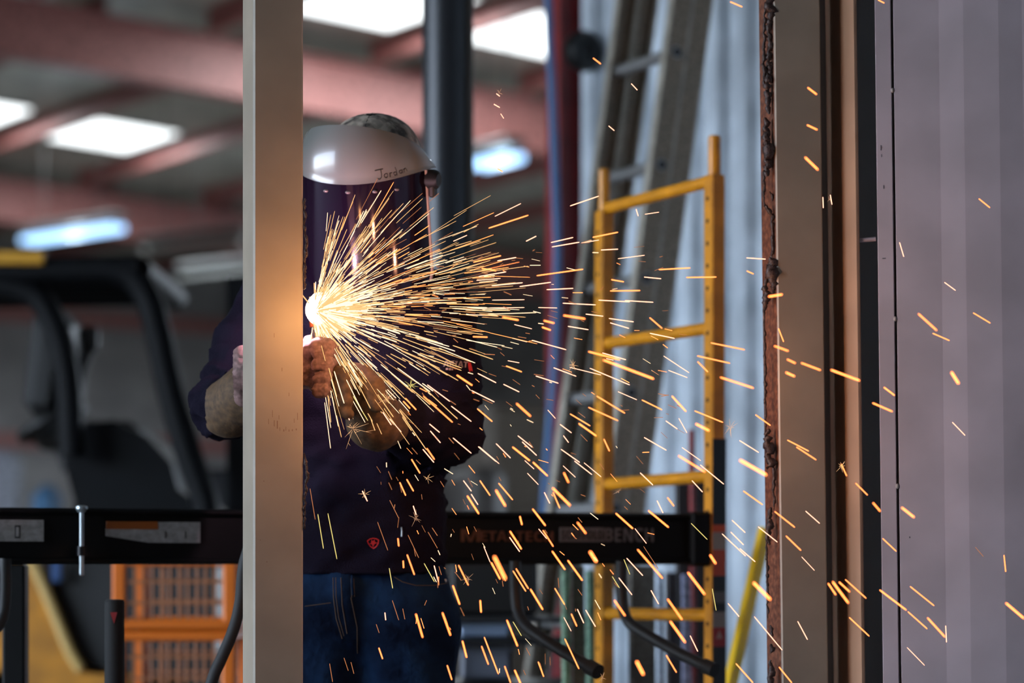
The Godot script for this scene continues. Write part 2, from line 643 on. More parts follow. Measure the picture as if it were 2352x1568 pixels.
func tube_lamp(a: Vector3, b: Vector3, energy: float, label: String, lit: bool) -> void:
	var o := thing("tube_lamp", label, "lamp", Vector3.ZERO, "tube lamps")
	var d := (b - a).normalized()
	var mb := MB.new()
	mb.xf = along(a + Vector3(0, 0.14, 0), b + Vector3(0, 0.14, 0))
	mb.box(Vector3.ZERO, Vector3((b - a).length(), 0.08, 0.22), 0.02)
	part(o, "housing", mb, mat("lamp housing", Color(0.22, 0.22, 0.21), 0.5))
	for s in [-1, 1]:
		mb = MB.new()
		var sd: Vector3 = d.cross(Vector3.UP) * 0.07 * s
		mb.tube(PackedVector3Array([a + sd + d * 0.04, b + sd - d * 0.04]), 0.045, 10)
		part(o, "tube", mb, glow("tube lamp", Vector3(1.0, 1.75, 2.8)) if lit else mat("dead tube", Color(0.28, 0.28, 0.26), 0.4))
	for t in [0.2, 0.8]:
		mb = MB.new()
		var p := a.lerp(b, t) + Vector3(0, 0.18, 0)
		mb.tube(PackedVector3Array([p, Vector3(p.x, roof(p.dot(Vector3(cos(HALL), 0, -sin(HALL)))) - 0.02, p.z)]), 0.006, 5)
		part(o, "hanger", mb, mat("wire", Color(0.3, 0.3, 0.3), 0.5, 0.6))
	if lit:
		lamp("tube_lamp_light", (a + b) * 0.5 - Vector3(0, 0.12, 0), Vector3(0.7, 0.87, 1.0), energy, 0.05)

# ---------------------------------------------------------------- the corrugated wall behind the ladder
const WALL_T := 30.0
func wall_at(t: float, off := 0.0) -> Vector3:   # t metres from the red column towards the camera along the wall, off metres out from it
	var a := Vector3(0.5, 0, 0.866)
	return Vector3(0.243, 0, -8.45) + a * t + Vector3(-0.866, 0, 0.5) * off

func build_right_wall() -> void:
	var m := mat("white cladding", Color(0.76, 0.80, 0.84), 0.42, 0.0, "soft", 0.5)
	var root := thing("wall_right", "pale blue-white ribbed sheet wall behind the ladder", "", wall_at(0), "", "structure")
	# sheets of ribbed cladding, each 0.9 m wide
	for s in 5:
		var mb := MB.new()
		var line := PackedVector2Array()
		for r in 6:
			var t0 := s * 0.9 + r * 0.15
			for q in [[0.0, 0.0], [0.07, 0.0], [0.09, 0.034], [0.13, 0.034], [0.15, 0.0]]:
				if q[0] == 0.15 and r < 5:
					continue
				var p := wall_at(t0 + q[0], q[1])
				line.push_back(Vector2(p.x, p.z))
		mb.sheet(line, 0.0, roof(4.4) - 0.02, 0.02, Vector2(0.866, -0.5))
		part(root, "panel", mb, m)
	var mb2 := MB.new()
	var a := wall_at(4.5, -0.03)
	var b := wall_at(13.5, -0.03)
	mb2.sheet(PackedVector2Array([Vector2(a.x, a.z), Vector2(b.x, b.z)]), 0.0, roof(4.4) - 0.02, 0.1, Vector2(0.866, -0.5))
	part(root, "plain_panel", mb2, m)

func build_red_column() -> void:
	var red := mat("column red", Color(0.52, 0.12, 0.13), 0.5, 0.0, "soft", 1.0)
	var mb := MB.new()
	mb.xf = turned(30.0, P(1301, HZ, 8.5) * Vector3(1, 0, 1))
	var hh := 6.4
	mb.box(Vector3(0.0, hh / 2, 0.02), Vector3(0.10, hh, 0.012), 0.002)
	mb.box(Vector3(-0.052, hh / 2, 0), Vector3(0.012, hh, 0.09), 0.003)
	mb.box(Vector3(0.052, hh / 2, 0), Vector3(0.012, hh, 0.09), 0.003)
	var o := thing("steel_column", "dark red steel column beside the blue hose", "column", P(1301, HZ, 8.5) * Vector3(1, 0, 1), "", "structure")
	part(o, "shaft", mb, red)
	mb = MB.new()
	mb.xf = turned(30.0, P(1301, HZ, 8.5) * Vector3(1, 0, 1))
	mb.box(Vector3(0, 0.01, 0), Vector3(0.3, 0.02, 0.3), 0.003)
	part(o, "base_plate", mb, red)
	# a round black fitting on the column
	mb = MB.new()
	mb.xf = Transform3D(Basis(Vector3.UP, deg_to_rad(25.0)) * Basis(Vector3.RIGHT, PI / 2), P(1340, 118, 8.3))
	mb.lathe(PackedVector2Array([Vector2(0.001, -0.03), Vector2(0.055, -0.03), Vector2(0.07, -0.015), Vector2(0.07, 0.015), Vector2(0.055, 0.03), Vector2(0.03, 0.03), Vector2(0.025, 0.015), Vector2(0.001, 0.015)]), 20)
	solid("hose_pulley", mb, mat("black plastic", Color(0.05, 0.05, 0.055), 0.4), "round black pulley high on the red column", "pulley")
	# the blue air hose hanging down the column
	mb = MB.new()
	var pts := PackedVector3Array()
	for q in [[1254, -250], [1257, -60], [1262, 80], [1270, 250], [1276, 420], [1280, 560], [1279, 700], [1274, 820], [1264, 960], [1255, 1080], [1250, 1180], [1247, 1320], [1246, 1480], [1240, 1700]]:
		pts.push_back(P(q[0], q[1], 8.2))
	mb.tube(pts, 0.014, 8)
	solid("air_hose", mb, mat("blue hose", Color(0.12, 0.33, 0.52), 0.45), "blue air hose hanging down beside the dark red column", "hose")
	# the grey round pipe behind the welder's shoulder
	mb = MB.new()
	var base := P(1023, HZ, 6.9) * Vector3(1, 0, 1)
	mb.xf = Transform3D(Basis.IDENTITY, base)
	var rr := 0.066
	mb.lathe(PackedVector2Array([Vector2(0.001, 1.55), Vector2(rr, 1.55), Vector2(rr, 2.6), Vector2(rr + 0.008, 2.605), Vector2(rr + 0.008, 2.66), Vector2(rr, 2.665), Vector2(rr, 6.76), Vector2(0.001, 6.76)]), 28)
	var pipe := thing("duct_pipe", "upright dark grey pipe behind the welder's shoulder", "pipe", base)
	part(pipe, "shaft", mb, mat("grey pipe", Color(0.17, 0.18, 0.20), 0.38, 0.35))
	mb = MB.new()
	mb.xf = Transform3D(Basis.IDENTITY, base)
	mb.box(Vector3(rr + 0.004, 4.1, 0.0), Vector3(0.02, 5.0, 0.05), 0.004)
	part(pipe, "seam_strip", mb, mat("seam strip", Color(0.34, 0.34, 0.33), 0.5))

# ---------------------------------------------------------------- the extension ladder
func build_ladder() -> void:
	var alu := mat("ladder aluminium", Color(0.62, 0.56, 0.48), 0.5, 0.1, "grit", 3.0)
	var pale := mat("ladder flange", Color(0.66, 0.63, 0.58), 0.45, 0.1, "soft", 2.0)
	var rung_m := mat("ladder rung", Color(0.60, 0.60, 0.60), 0.4, 0.6)
	var dirA := Vector3(0.5, 0, 0.866)       # from far rail to near rail
	for sec in 2:
		var far_top := P(1436, 0, 7.25)
		var lean := Vector3(-0.866, 0, 0.5) * 0.158
		if sec == 1:
			far_top += Vector3(0.866, 0, -0.5) * 0.068
		var up := (Vector3.UP - lean).normalized()
		var foot := far_top - up * (far_top.y / up.y)
		var out := dirA.cross(up).normalized()    # across the web, out of the ladder's plane
		var o := thing("extension_ladder", ["front section of the dull aluminium ladder leaning on the white wall", "rear section of the aluminium ladder, half hidden behind the front section"][sec], "ladder", foot, "ladder sections leaning on the wall")
		var lo := 0.05 if sec == 0 else 0.9
		var hi := 4.1 if sec == 0 else 5.0
		var wide := 0.325
		var start := 0.0
		for s in 2:
			var b0 := foot + dirA * (start + wide * s)
			var mb := MB.new()
			var bs := Basis(out, up, out.cross(up))
			mb.xf = Transform3D(bs, b0)
			var inw := 1.0 if s == 0 else -1.0
			inw *= signf(bs.z.dot(dirA))
			mb.box(Vector3(0, (lo + hi) / 2, 0), Vector3(0.064, hi - lo, 0.004), 0.001)
			part(o, "rail", mb, alu)
			for e in [-1, 1]:
				mb = MB.new()
				mb.xf = Transform3D(bs, b0)
				mb.box(Vector3(0.031 * e, (lo + hi) / 2, 0.012 * inw), Vector3(0.006, hi - lo, 0.03), 0.001)
				part(o, "rail_flange", mb, pale)
			if sec == 0:
				mb = MB.new()
				mb.xf = Transform3D(bs, b0)
				mb.box(Vector3(0, 0.04, 0), Vector3(0.1, 0.08, 0.05), 0.01)
				part(o, "rubber_foot", mb, mat("black rubber", Color(0.03, 0.03, 0.03), 0.7))
		for k in 15:
			if sec == 1 and k < 12:
				continue
			var h := 0.133 + 0.332 * k
			if h < lo or h > hi:
				continue
			var c := foot + dirA * start + up * h
			var mb := MB.new()
			mb.tube(PackedVector3Array([c - dirA * 0.004, c + dirA * (wide + 0.004)]), 0.018, 10)
			part(o, "rung", mb, rung_m)
			mb = MB.new()
			mb.tube(PackedVector3Array([c + dirA * (wide + 0.003), c + dirA * (wide + 0.007)]), 0.013, 10)
			part(o, "rung_end", mb, mat("rung hole", Color(0.05, 0.05, 0.05), 0.7))

# ---------------------------------------------------------------- the yellow scaffold frame
func build_scaffold() -> void:
	var yel := mat("scaffold yellow", Color(0.82, 0.54, 0.04), 0.42, 0.0, "soft", 2.0)
	var blk := mat("black coat", Color(0.025, 0.025, 0.028), 0.45)
	var turn := 28.0
	var far_b := P(1388, HZ, 5.92) * Vector3(1, 0, 1)
	var near_b := P(1641, HZ, 5.5) * Vector3(1, 0, 1)
	var dir := (near_b - far_b).normalized()
	var o := thing("scaffold_frame", "yellow ladder-like scaffold end frame standing in front of the leaning ladder", "scaffold", near_b)
	var tops := [EYE + (HZ - 484) / FPX * 5.92, EYE + (HZ - 402) / FPX * 5.5]
	var pins := [EYE + (HZ - 388) / FPX * 5.92, EYE + (HZ - 312) / FPX * 5.5]
	for s in 2:
		var b: Vector3 = [far_b, near_b][s]
		var mb := MB.new()
		mb.xf = turned(turn, b)
		var cut := EYE + (HZ - 1008) / FPX * 5.5
		var from := 0.16
		mb.box(Vector3(0, (from + tops[s]) / 2, 0), Vector3(0.037, tops[s] - from, 0.037), 0.004)
		var up := part(o, "upright", mb, yel)
		if s == 1:
			mb = MB.new()
			mb.xf = turned(turn, b)
			mb.box(Vector3(0.001, (0.2 + cut) / 2, 0.0186), Vector3(0.036, cut - 0.2, 0.0012), 0.0004)
			part(up, "black_band", mb, blk, "black coated front face")
		mb = MB.new()
		mb.xf = Transform3D(Basis.IDENTITY, b)
		mb.lathe(PackedVector2Array([Vector2(0.0145, tops[s] - 0.02), Vector2(0.0145, pins[s] - 0.004), Vector2(0.012, pins[s]), Vector2(0.001, pins[s])]), 14)
		part(o, "coupling_pin", mb, yel)
		mb = MB.new()        # the row of holes in the left-hand face
		mb.xf = turned(turn, b)
		for k in 26:
			var h: float = tops[s] - 0.055 - 0.0508 * k
			if h < 0.4:
				break
			mb.tube(PackedVector3Array([Vector3(-0.0178, h, 0), Vector3(-0.0193, h, 0)]), 0.0055, 10)
		part(o, "hole", mb, mat("hole dark", Color(0.02, 0.015, 0.01), 0.9)).set_meta("kind", "stuff")
		# caster under each upright
		mb = MB.new()
		mb.xf = turned(turn, b)
		mb.box(Vector3(0, 0.135, 0), Vector3(0.05, 0.05, 0.05), 0.008)
		mb.box(Vector3(-0.022, 0.09, 0), Vector3(0.005, 0.08, 0.04), 0.002)
		mb.box(Vector3(0.022, 0.09, 0), Vector3(0.005, 0.08, 0.04), 0.002)
		var fork := part(o, "caster_fork", mb, blk)
		mb = MB.new()
		mb.xf = turned(turn, b)
		mb.tube(PackedVector3Array([Vector3(-0.016, 0.06, 0), Vector3(0.016, 0.06, 0)]), 0.06, 20)
		part(o, "caster", mb, mat("black rubber", Color(0.03, 0.03, 0.03), 0.7))
	var fs := FPX / 5.92
	for y in [[480, 414], [789, 752], [1112, 1093], [1408, 1412]]:
		var h0: float = EYE + (HZ - y[0]) / FPX * 5.92
		var h1: float = EYE + (HZ - y[1]) / FPX * 5.5
		var mb := MB.new()
		mb.tube(PackedVector3Array([far_b + dir * 0.012 + Vector3(0, h0, 0), near_b - dir * 0.012 + Vector3(0, h1, 0)]), 0.0145, 14)
		part(o, "rung", mb, yel)
	# stickers low on the black upright
	for st in [[1205, 1222, Color(0.70, 0.26, 0.03)], [1222, 1262, Color(0.5, 0.48, 0.46)], [1262, 1322, Color(0.62, 0.22, 0.02)], [1358, 1384, Color(0.30, 0.29, 0.29)], [1404, 1440, Color(0.45, 0.44, 0.43)], [1440, 1484, Color(0.50, 0.05, 0.05)]]:
		var h0: float = EYE + (HZ - st[0]) / FPX * 5.5
		var h1: float = EYE + (HZ - st[1]) / FPX * 5.5
		var mb := MB.new()
		mb.xf = turned(turn, near_b)
		mb.box(Vector3(0, (h0 + h1) / 2, 0.0196), Vector3(0.034, h0 - h1, 0.001), 0.0002)
		var sk := part(o, "sticker", mb, mat("sticker %d" % st[0], st[2], 0.4), "sticker with blocks of orange, grey and red")
		if st[0] == 1440:
			mb = MB.new()
			mb.xf = turned(turn, near_b)
			var hm := (h0 + h1) / 2 + 0.004
			mb.prism(PackedVector2Array([Vector2(-0.009, hm - 0.008), Vector2(0.009, hm - 0.008), Vector2(0, hm + 0.012)]), 0.0200, 0.0206)
			part(sk, "warning_triangle", mb, mat("sticker pale", Color(0.55, 0.45, 0.43), 0.5))

# ---------------------------------------------------------------- the black bench beam and what hangs on it
func bench_at(x: float) -> Vector3:      # the point of the bench's front plane seen at image column x
	var u := (x - CX) / FPX
	var d := 5.314 / (1.0 - 0.404 * u)
	return Vector3(u * d, 0, -d)

func bench_box(mb: MB, x0: float, x1: float, y0: float, y1: float, front: float, thick: float, ch := 0.002) -> void:   # image columns and rows
	var a := bench_at(x0)
	var b := bench_at(x1)
	var d := -(a.z + b.z) / 2
	var h0 := EYE + (HZ - y1) / FPX * d
	var h1 := EYE + (HZ - y0) / FPX * d
	mb.xf = along(Vector3(a.x, (h0 + h1) / 2, a.z), Vector3(b.x, (h0 + h1) / 2, b.z))
	mb.box(Vector3(0, 0, front - thick / 2), Vector3((b - a).length(), h1 - h0, thick), ch)
	mb.xf = Transform3D.IDENTITY

func build_bench() -> void:
	var blk := mat("bench black", Color(0.024, 0.024, 0.027), 0.55, 0.0, "soft", 4.0)
	blk.metallic_specular = 0.3
	var o := thing("work_bench", "long black steel work bench beam with orange and grey lettering behind the welder", "bench", bench_at(800))
	var mb := MB.new()
	var a := bench_at(-90)
	var b := bench_at(1631)
	var h0 := EYE + 0.005
	var h1 := h0 + 0.113
	mb.xf = along(Vector3(a.x, (h0 + h1) / 2, a.z), Vector3(b.x, (h0 + h1) / 2, b.z))
	var ln := (b - a).length()
	mb.box(Vector3(0, 0, -0.004), Vector3(ln, h1 - h0, 0.005), 0.001)
	mb.box(Vector3(0, (h1 - h0) / 2 - 0.006, 0.0), Vector3(ln, 0.014, 0.02), 0.005)
	mb.box(Vector3(0, -(h1 - h0) / 2 + 0.006, 0.0), Vector3(ln, 0.014, 0.02), 0.005)
	part(o, "side_rail", mb, blk)
	mb = MB.new()
	mb.xf = along(Vector3(a.x, h1 - 0.01, a.z), Vector3(b.x, h1 - 0.01, b.z))
	mb.box(Vector3(0, 0, -0.24), Vector3(ln, 0.016, 0.46), 0.003)
	part(o, "deck", mb, blk)
	mb = MB.new()
	mb.xf = along(Vector3(a.x, (h0 + h1) / 2, a.z), Vector3(b.x, (h0 + h1) / 2, b.z))
	mb.box(Vector3(ln / 2 - 0.03, 0, 0.0), Vector3(0.05, h1 - h0 + 0.01, 0.04), 0.006)
	part(o, "end_bracket", mb, blk)
	# legs outside the frame on the left
	for q in [0.0, -0.44]:
		mb = MB.new()
		var p := a + Vector3(0.02, 0, q)
		mb.xf = Transform3D(Basis.IDENTITY, p)
		mb.box(Vector3(0, h0 / 2, 0), Vector3(0.05, h0, 0.05), 0.005)
		part(o, "leg", mb, blk)
	# labels and lettering
	var pale := mat("label grey", Color(0.60, 0.58, 0.57), 0.5, 0.0, "soft", 9.0)
	mb = MB.new()
	bench_box(mb, -70, 100, 1193, 1243, 0.003, 0.0015, 0.0003)
	var lab := part(o, "label", mb, pale, "grey label with small print")
	mb = MB.new()
	bench_box(mb, 33, 46, 1206, 1236, 0.0036, 0.001, 0.0002)
	part(lab, "print_mark", mb, mat("print dark", Color(0.12, 0.12, 0.12), 0.6))
	mb = MB.new()
	bench_box(mb, 36, 43, 1210, 1232, 0.0041, 0.001, 0.0002)
	part(lab, "print_mark", mb, pale)
	mb = MB.new()
	var l0 := bench_at(242)
	var l1 := bench_at(459)
	var d := -(l0.z + l1.z) / 2
	var px := d / FPX
	mb.xf = along(l0 + Vector3(0, EYE, 0), l1 + Vector3(0, EYE, 0))
	var poly := PackedVector2Array()
	for q in [[242, 1214], [362, 1214], [362, 1198], [459, 1198], [459, 1246], [340, 1246], [242, 1231]]:
		poly.push_back(Vector2((q[0] - 350.5) / 217.0 * (l1 - l0).length(), (HZ - q[1]) * px))
	mb.prism(poly, 0.0015, 0.003)
	var tape := part(o, "label", mb, pale, "torn grey label with an orange stripe")
	mb = MB.new()
	bench_box(mb, 243, 362, 1197, 1215, 0.0036, 0.002, 0.0003)
	part(tape, "orange_stripe", mb, mat("orange print", Color(0.55, 0.27, 0.02), 0.5))
	for x in [378, 424]:
		mb = MB.new()
		bench_box(mb, x, x + 3, 1220, 1236, 0.0036, 0.001, 0.0002)
		part(tape, "print_mark", mb, mat("print dark", Color(0.12, 0.12, 0.12), 0.6))
	var org := mat("lettering orange", Color(0.33, 0.15, 0.03), 0.5)
	bench_text(o, "M", 1058, 1102, 1215, 1244, org)
	bench_text(o, "ETALTECH", 1103, 1270, 1219, 1243, org)
	mb = MB.new()
	bench_box(mb, 1284, 1387, 1211, 1244, 0.003, 0.0014, 0.0003)
	var plate := part(o, "name_plate", mb, mat("plate grey", Color(0.33, 0.31, 0.31), 0.5), "grey block with dark lettering")
	bench_text(plate, "SCAFFOLD", 1288, 1384, 1217, 1239, mat("plate print", Color(0.10, 0.09, 0.09), 0.5), 0.0032)
	bench_text(o, "BENCH", 1389, 1500, 1212, 1244, mat("plate grey", Color(0.33, 0.31, 0.31), 0.5))
	# the bright bolt through the bench
	var zinc := mat("zinc", Color(0.62, 0.66, 0.68), 0.32, 0.7)
	var dk := mat("dark steel", Color(0.10, 0.10, 0.11), 0.4, 0.6)
	var bp := bench_at(192) + Vector3(0.0, 0, 0.022)
	d = -bp.z
	var pin := thing("clamp_bolt", "upright zinc bolt with a nut clamped on the black bench at the left", "bolt", bp)
	mb = MB.new()
	mb.xf = Transform3D(Basis.IDENTITY, bp)
	var y := func(py: float) -> float: return EYE + (HZ - py) / FPX * d
	mb.lathe(PackedVector2Array([Vector2(0.001, y.call(1322)), Vector2(0.0045, y.call(1321)), Vector2(0.0052, y.call(1318)), Vector2(0.0052, y.call(1175)), Vector2(0.001, y.call(1175))]), 14)
	part(pin, "shank", mb, zinc)
	mb = MB.new()
	mb.xf = Transform3D(Basis.IDENTITY, bp)
	mb.lathe(PackedVector2Array([Vector2(0.001, y.call(1178)), Vector2(0.008, y.call(1176)), Vector2(0.0125, y.call(1168)), Vector2(0.012, y.call(1163)), Vector2(0.006, y.call(1160)), Vector2(0.001, y.call(1160))]), 16)
	part(pin, "bolt_head", mb, zinc)
	mb = MB.new()
	mb.xf = Transform3D(Basis.IDENTITY, bp)
	mb.tube(PackedVector3Array([Vector3(0, y.call(1276), 0), Vector3(0, y.call(1254), 0)]), 0.011, 6)
	part(pin, "nut", mb, dk)
	# bent brace tubes under the bench
	brace(PackedVector3Array([P(1183, 1288, 5.12), P(1184, 1360, 5.12), P(1190, 1405, 5.11), P(1207, 1436, 5.08), P(1240, 1462, 5.04), P(1300, 1500, 4.98), P(1352, 1530, 4.93)]), "black bent brace tube under the bench, nearest the welder's jeans")
	brace(PackedVector3Array([P(1427, 1288, 5.3), P(1428, 1360, 5.3), P(1432, 1400, 5.29), P(1448, 1432, 5.26), P(1490, 1460, 5.22), P(1560, 1500, 5.15), P(1618, 1528, 5.1)]), "black bent brace tube under the bench, nearest the scaffold's black upright")
	brace(PackedVector3Array([P(12, 1282, 4.86), P(12, 1360, 4.86), P(8, 1405, 4.86), P(-8, 1440, 4.85), P(-60, 1480, 4.83)]), "black bent brace tube under the bench at the picture's left edge")

func brace(pts: PackedVector3Array, label: String) -> void:
	var o := thing("brace_tube", label, "brace", pts[0], "bent brace tubes under the bench")
	var mb := MB.new()
	mb.tube(smooth(pts, 4), 0.0125, 12)
	part(o, "bent_tube", mb, mat("brace black", Color(0.035, 0.037, 0.042), 0.6))
	mb = MB.new()
	var e := pts.size() - 1
	mb.tube(PackedVector3Array([pts[e], pts[e] + (pts[e] - pts[e - 1]).normalized() * 0.03]), 0.016, 12)
	part(o, "end_cap", mb, mat("black rubber", Color(0.03, 0.03, 0.03), 0.7))

func smooth(pts: PackedVector3Array, n: int) -> PackedVector3Array:
	var out := PackedVector3Array()
	for i in pts.size() - 1:
		var a := pts[maxi(i - 1, 0)]
		var b := pts[i]
		var c := pts[i + 1]
		var d := pts[mini(i + 2, pts.size() - 1)]
		for k in n:
			out.push_back(b.cubic_interpolate(c, a, d, float(k) / n))
	out.push_back(pts[pts.size() - 1])
	return out

# lettering: outlines of a text, fitted into a box of width w and height h whose lower left corner is the origin
func letters(text: String, w: float, h: float, depth: float, bold := true) -> Array:
	var f := SystemFont.new()
	f.font_names = PackedStringArray(["Droid Sans"])
	f.font_weight = 700 if bold else 400
	var t := TextMesh.new()
	t.font = f
	t.text = text
	t.font_size = 64
	t.pixel_size = 0.01
	t.depth = 0.1
	t.curve_step = 2.0
	var a := t.get_mesh_arrays() if t.get_surface_count() == 0 else t.surface_get_arrays(0)
	var vs: PackedVector3Array = a[Mesh.ARRAY_VERTEX]
	var lo := Vector3.INF
	var hi := -Vector3.INF
	for p in vs:
		lo = lo.min(p)
		hi = hi.max(p)
	for i in vs.size():
		var p := vs[i]
		vs[i] = Vector3((p.x - lo.x) / (hi.x - lo.x) * w, (p.y - lo.y) / (hi.y - lo.y) * h, (p.z - lo.z) / maxf(hi.z - lo.z, 1e-6) * depth)
	return [vs, a[Mesh.ARRAY_INDEX]]

func bench_text(parent: Node3D, text: String, x0: float, x1: float, y0: float, y1: float, m: Material, front := 0.0016) -> void:
	var a := bench_at(x0)
	var b := bench_at(x1)
	var d := -(a.z + b.z) / 2
	var w := (b - a).length()
	var h := (y1 - y0) * d / FPX
	var t := letters(text, w, h, 0.001)
	var mb := MB.new()
	var base := EYE + (HZ - y1) / FPX * d
	mb.xf = along(Vector3(a.x, base, a.z), Vector3(b.x, base, b.z))
	put_text(mb, t, func(p: Vector3) -> Vector3: return Vector3(p.x - w / 2, p.y, p.z + front))
	part(parent, "lettering", mb, m)

func put_text(mb: MB, t: Array, place: Callable) -> void:
	var vs: PackedVector3Array = t[0]
	var ix: PackedInt32Array = t[1]
	for i in range(0, ix.size(), 3):
		var a: Vector3 = place.call(vs[ix[i]])
		var b: Vector3 = place.call(vs[ix[i + 1]])
		var c: Vector3 = place.call(vs[ix[i + 2]])
		mb.ftri(a, b, c, -(b - a).cross(c - a))

# ---------------------------------------------------------------- forklift behind the bench at the left
func build_forklift() -> void:
	var blk := mat("forklift black", Color(0.035, 0.042, 0.055), 0.6, 0.0, "soft", 1.0)
	blk.metallic_specular = 0.25
	var yel := mat("forklift yellow", Color(0.72, 0.47, 0.03), 0.5, 0.0, "soft", 0.8)
	var pale := mat("forklift pale edge", Color(0.70, 0.58, 0.34), 0.5)
	var seat_m := mat("forklift seat", Color(0.035, 0.038, 0.042), 0.6)
	var D := 9.0
	var o := thing("forklift", "black and yellow forklift with an overhead guard standing in the dim hall at the left", "forklift", P(150, HZ, D) * Vector3(1, 0, 1))
	var mb: MB
	for z in [D, D + 1.0]:       # the guard's posts, both sides
		mb = MB.new()
		mb.tube(smooth(PackedVector3Array([P(250, 618, z), P(300, 632, z), P(338, 680, z), P(362, 760, z), P(392, 900, z), P(432, 1040, z), P(470, 1150, z), P(492, 1300, z)]), 4), 0.052, 10)
		part(o, "front_post", mb, blk)
	for z in [D, D + 1.0]:
		mb = MB.new()
		mb.tube(smooth(PackedVector3Array([P(-40, 650, z), P(60, 668, z), P(105, 705, z), P(140, 790, z), P(158, 900, z), P(165, 1050, z)]), 4), 0.05, 10)
		part(o, "rear_post", mb, blk)
	mb = MB.new()
	var g0 := P(-160, 625, D)
	var g1 := P(318, 618, D)
	mb.tube(PackedVector3Array([g0, g0 + Vector3(0, 0, -1)]), 0.05, 8)
	mb.tube(PackedVector3Array([g1, g1 + Vector3(0, 0, -1)]), 0.05, 8)
	mb.tube(PackedVector3Array([g0, g1]), 0.052, 8)
	var og := part(o, "overhead_guard", mb, blk)
	for k in 7:
		mb = MB.new()
		var z := Vector3(0, 0, -1.0 * k / 6.0)
		mb.tube(PackedVector3Array([g0 + z, g1 + z]), 0.028, 8)
		part(og, "guard_bar", mb, blk)
	mb = MB.new()
	mb.box(P(40, 592, D - 0.05), Vector3(0.2, 0.05, 0.03), 0.006)
	part(o, "sign_plate", mb, mat("sign yellow", Color(0.70, 0.50, 0.02), 0.5), "dull yellow plate")
	mb = MB.new()
	mb.xf = Transform3D(Basis(Vector3(0, 0, 1), -0.12), P(128, 842, D + 0.45))
	mb.box(Vector3.ZERO, Vector3(0.15, 0.42, 0.44), 0.05)
	part(o, "seat_back", mb, seat_m)
	mb = MB.new()
	mb.box(P(215, 1005, D + 0.45), Vector3(0.42, 0.11, 0.44), 0.04)
	part(o, "seat", mb, seat_m)
	mb = MB.new()
	mb.tube(smooth(PackedVector3Array([P(170, 960, D + 0.1), P(180, 870, D + 0.1), P(200, 800, D + 0.1)]), 4), 0.03, 8)
	mb.box(P(203, 780, D + 0.1), Vector3(0.075, 0.1, 0.06), 0.015)
	part(o, "control_lever", mb, seat_m)
	mb = MB.new()
	var ring := PackedVector3Array()
	for k in 25:
		var a := TAU * k / 24
		ring.push_back(P(122, 972, D + 0.3) + Basis(Vector3(0, 0, 1), 0.45) * Vector3(cos(a) * 0.13, 0, sin(a) * 0.17))
	mb.tube(ring, 0.02, 8, false)
	mb.tube(PackedVector3Array([P(122, 972, D + 0.3), P(160, 1080, D + 0.3)]), 0.03, 8)
	mb.tube(PackedVector3Array([ring[0], ring[12]]), 0.012, 6)
	part(o, "steering_wheel", mb, seat_m)
	mb = MB.new()
	var k0 := D / FPX
	var f := func(q: Array) -> PackedVector2Array:
		var r := PackedVector2Array()
		for e in q:
			r.push_back(Vector2((e[0] - CX) * k0, EYE + (HZ - e[1]) * k0))
		return r
	mb.prism(f.call([[130, 985], [250, 960], [330, 1000], [385, 1060], [400, 1120], [495, 1190], [495, 1300], [150, 1300], [160, 1150], [130, 1040]]), -D - 0.9, -D - 0.1)
	part(o, "dash_console", mb, blk)
	mb = MB.new()
	mb.prism(f.call([[-230, 1240], [20, 1270], [78, 1290], [170, 1520], [200, 1545], [420, 1560], [470, 1590], [470, 1690], [-230, 1690]]), -D - 1.05, -D + 0.02)
	var body := part(o, "body", mb, yel)
	mb = MB.new()
	var edge := PackedVector3Array()
	for q in [[66, 1284], [84, 1310], [118, 1390], [150, 1470], [168, 1510], [186, 1536]]:
		edge.push_back(P(q[0], q[1], D - 0.02))
	mb.tube(smooth(edge, 3), 0.022, 8)
	part(body, "edge_trim", mb, pale, "pale worn edge")
	mb = MB.new()
	mb.prism(f.call([[98, 1284], [480, 1300], [480, 1560], [330, 1545], [205, 1532], [182, 1510], [150, 1420]]), -D - 0.95, -D - 0.04)
	part(o, "step_panel", mb, mat("step panel", Color(0.05, 0.05, 0.055), 0.6))
	mb = MB.new()
	mb.box(P(130, 1305, D - 0.02), Vector3(0.035, 0.1, 0.02), 0.006)
	part(o, "blue_hose_end", mb, mat("hose blue", Color(0.15, 0.27, 0.45), 0.5))
	for q in [[-90, 0.0], [420, 0.0], [-90, 0.85], [420, 0.85]]:
		mb = MB.new()
		var c := P(q[0], HZ, D) * Vector3(1, 0, 1) + Vector3(0, 0.3, -q[1])
		mb.tube(PackedVector3Array([c + Vector3(0, 0, 0.02), c + Vector3(0, 0, -0.2)]), 0.3, 24)
		part(o, "wheel", mb, mat("black rubber", Color(0.03, 0.03, 0.03), 0.7))
	for z in [0.2, 0.8]:
		mb = MB.new()
		var b := P(545, HZ, D) * Vector3(1, 0, 1) - Vector3(0, 0, z)
		mb.box(b + Vector3(0, 1.05, 0), Vector3(0.12, 2.0, 0.09), 0.01)
		mb.box(b + Vector3(0.6, 0.06, 0), Vector3(1.1, 0.045, 0.11), 0.01)
		part(o, "mast", mb, blk)

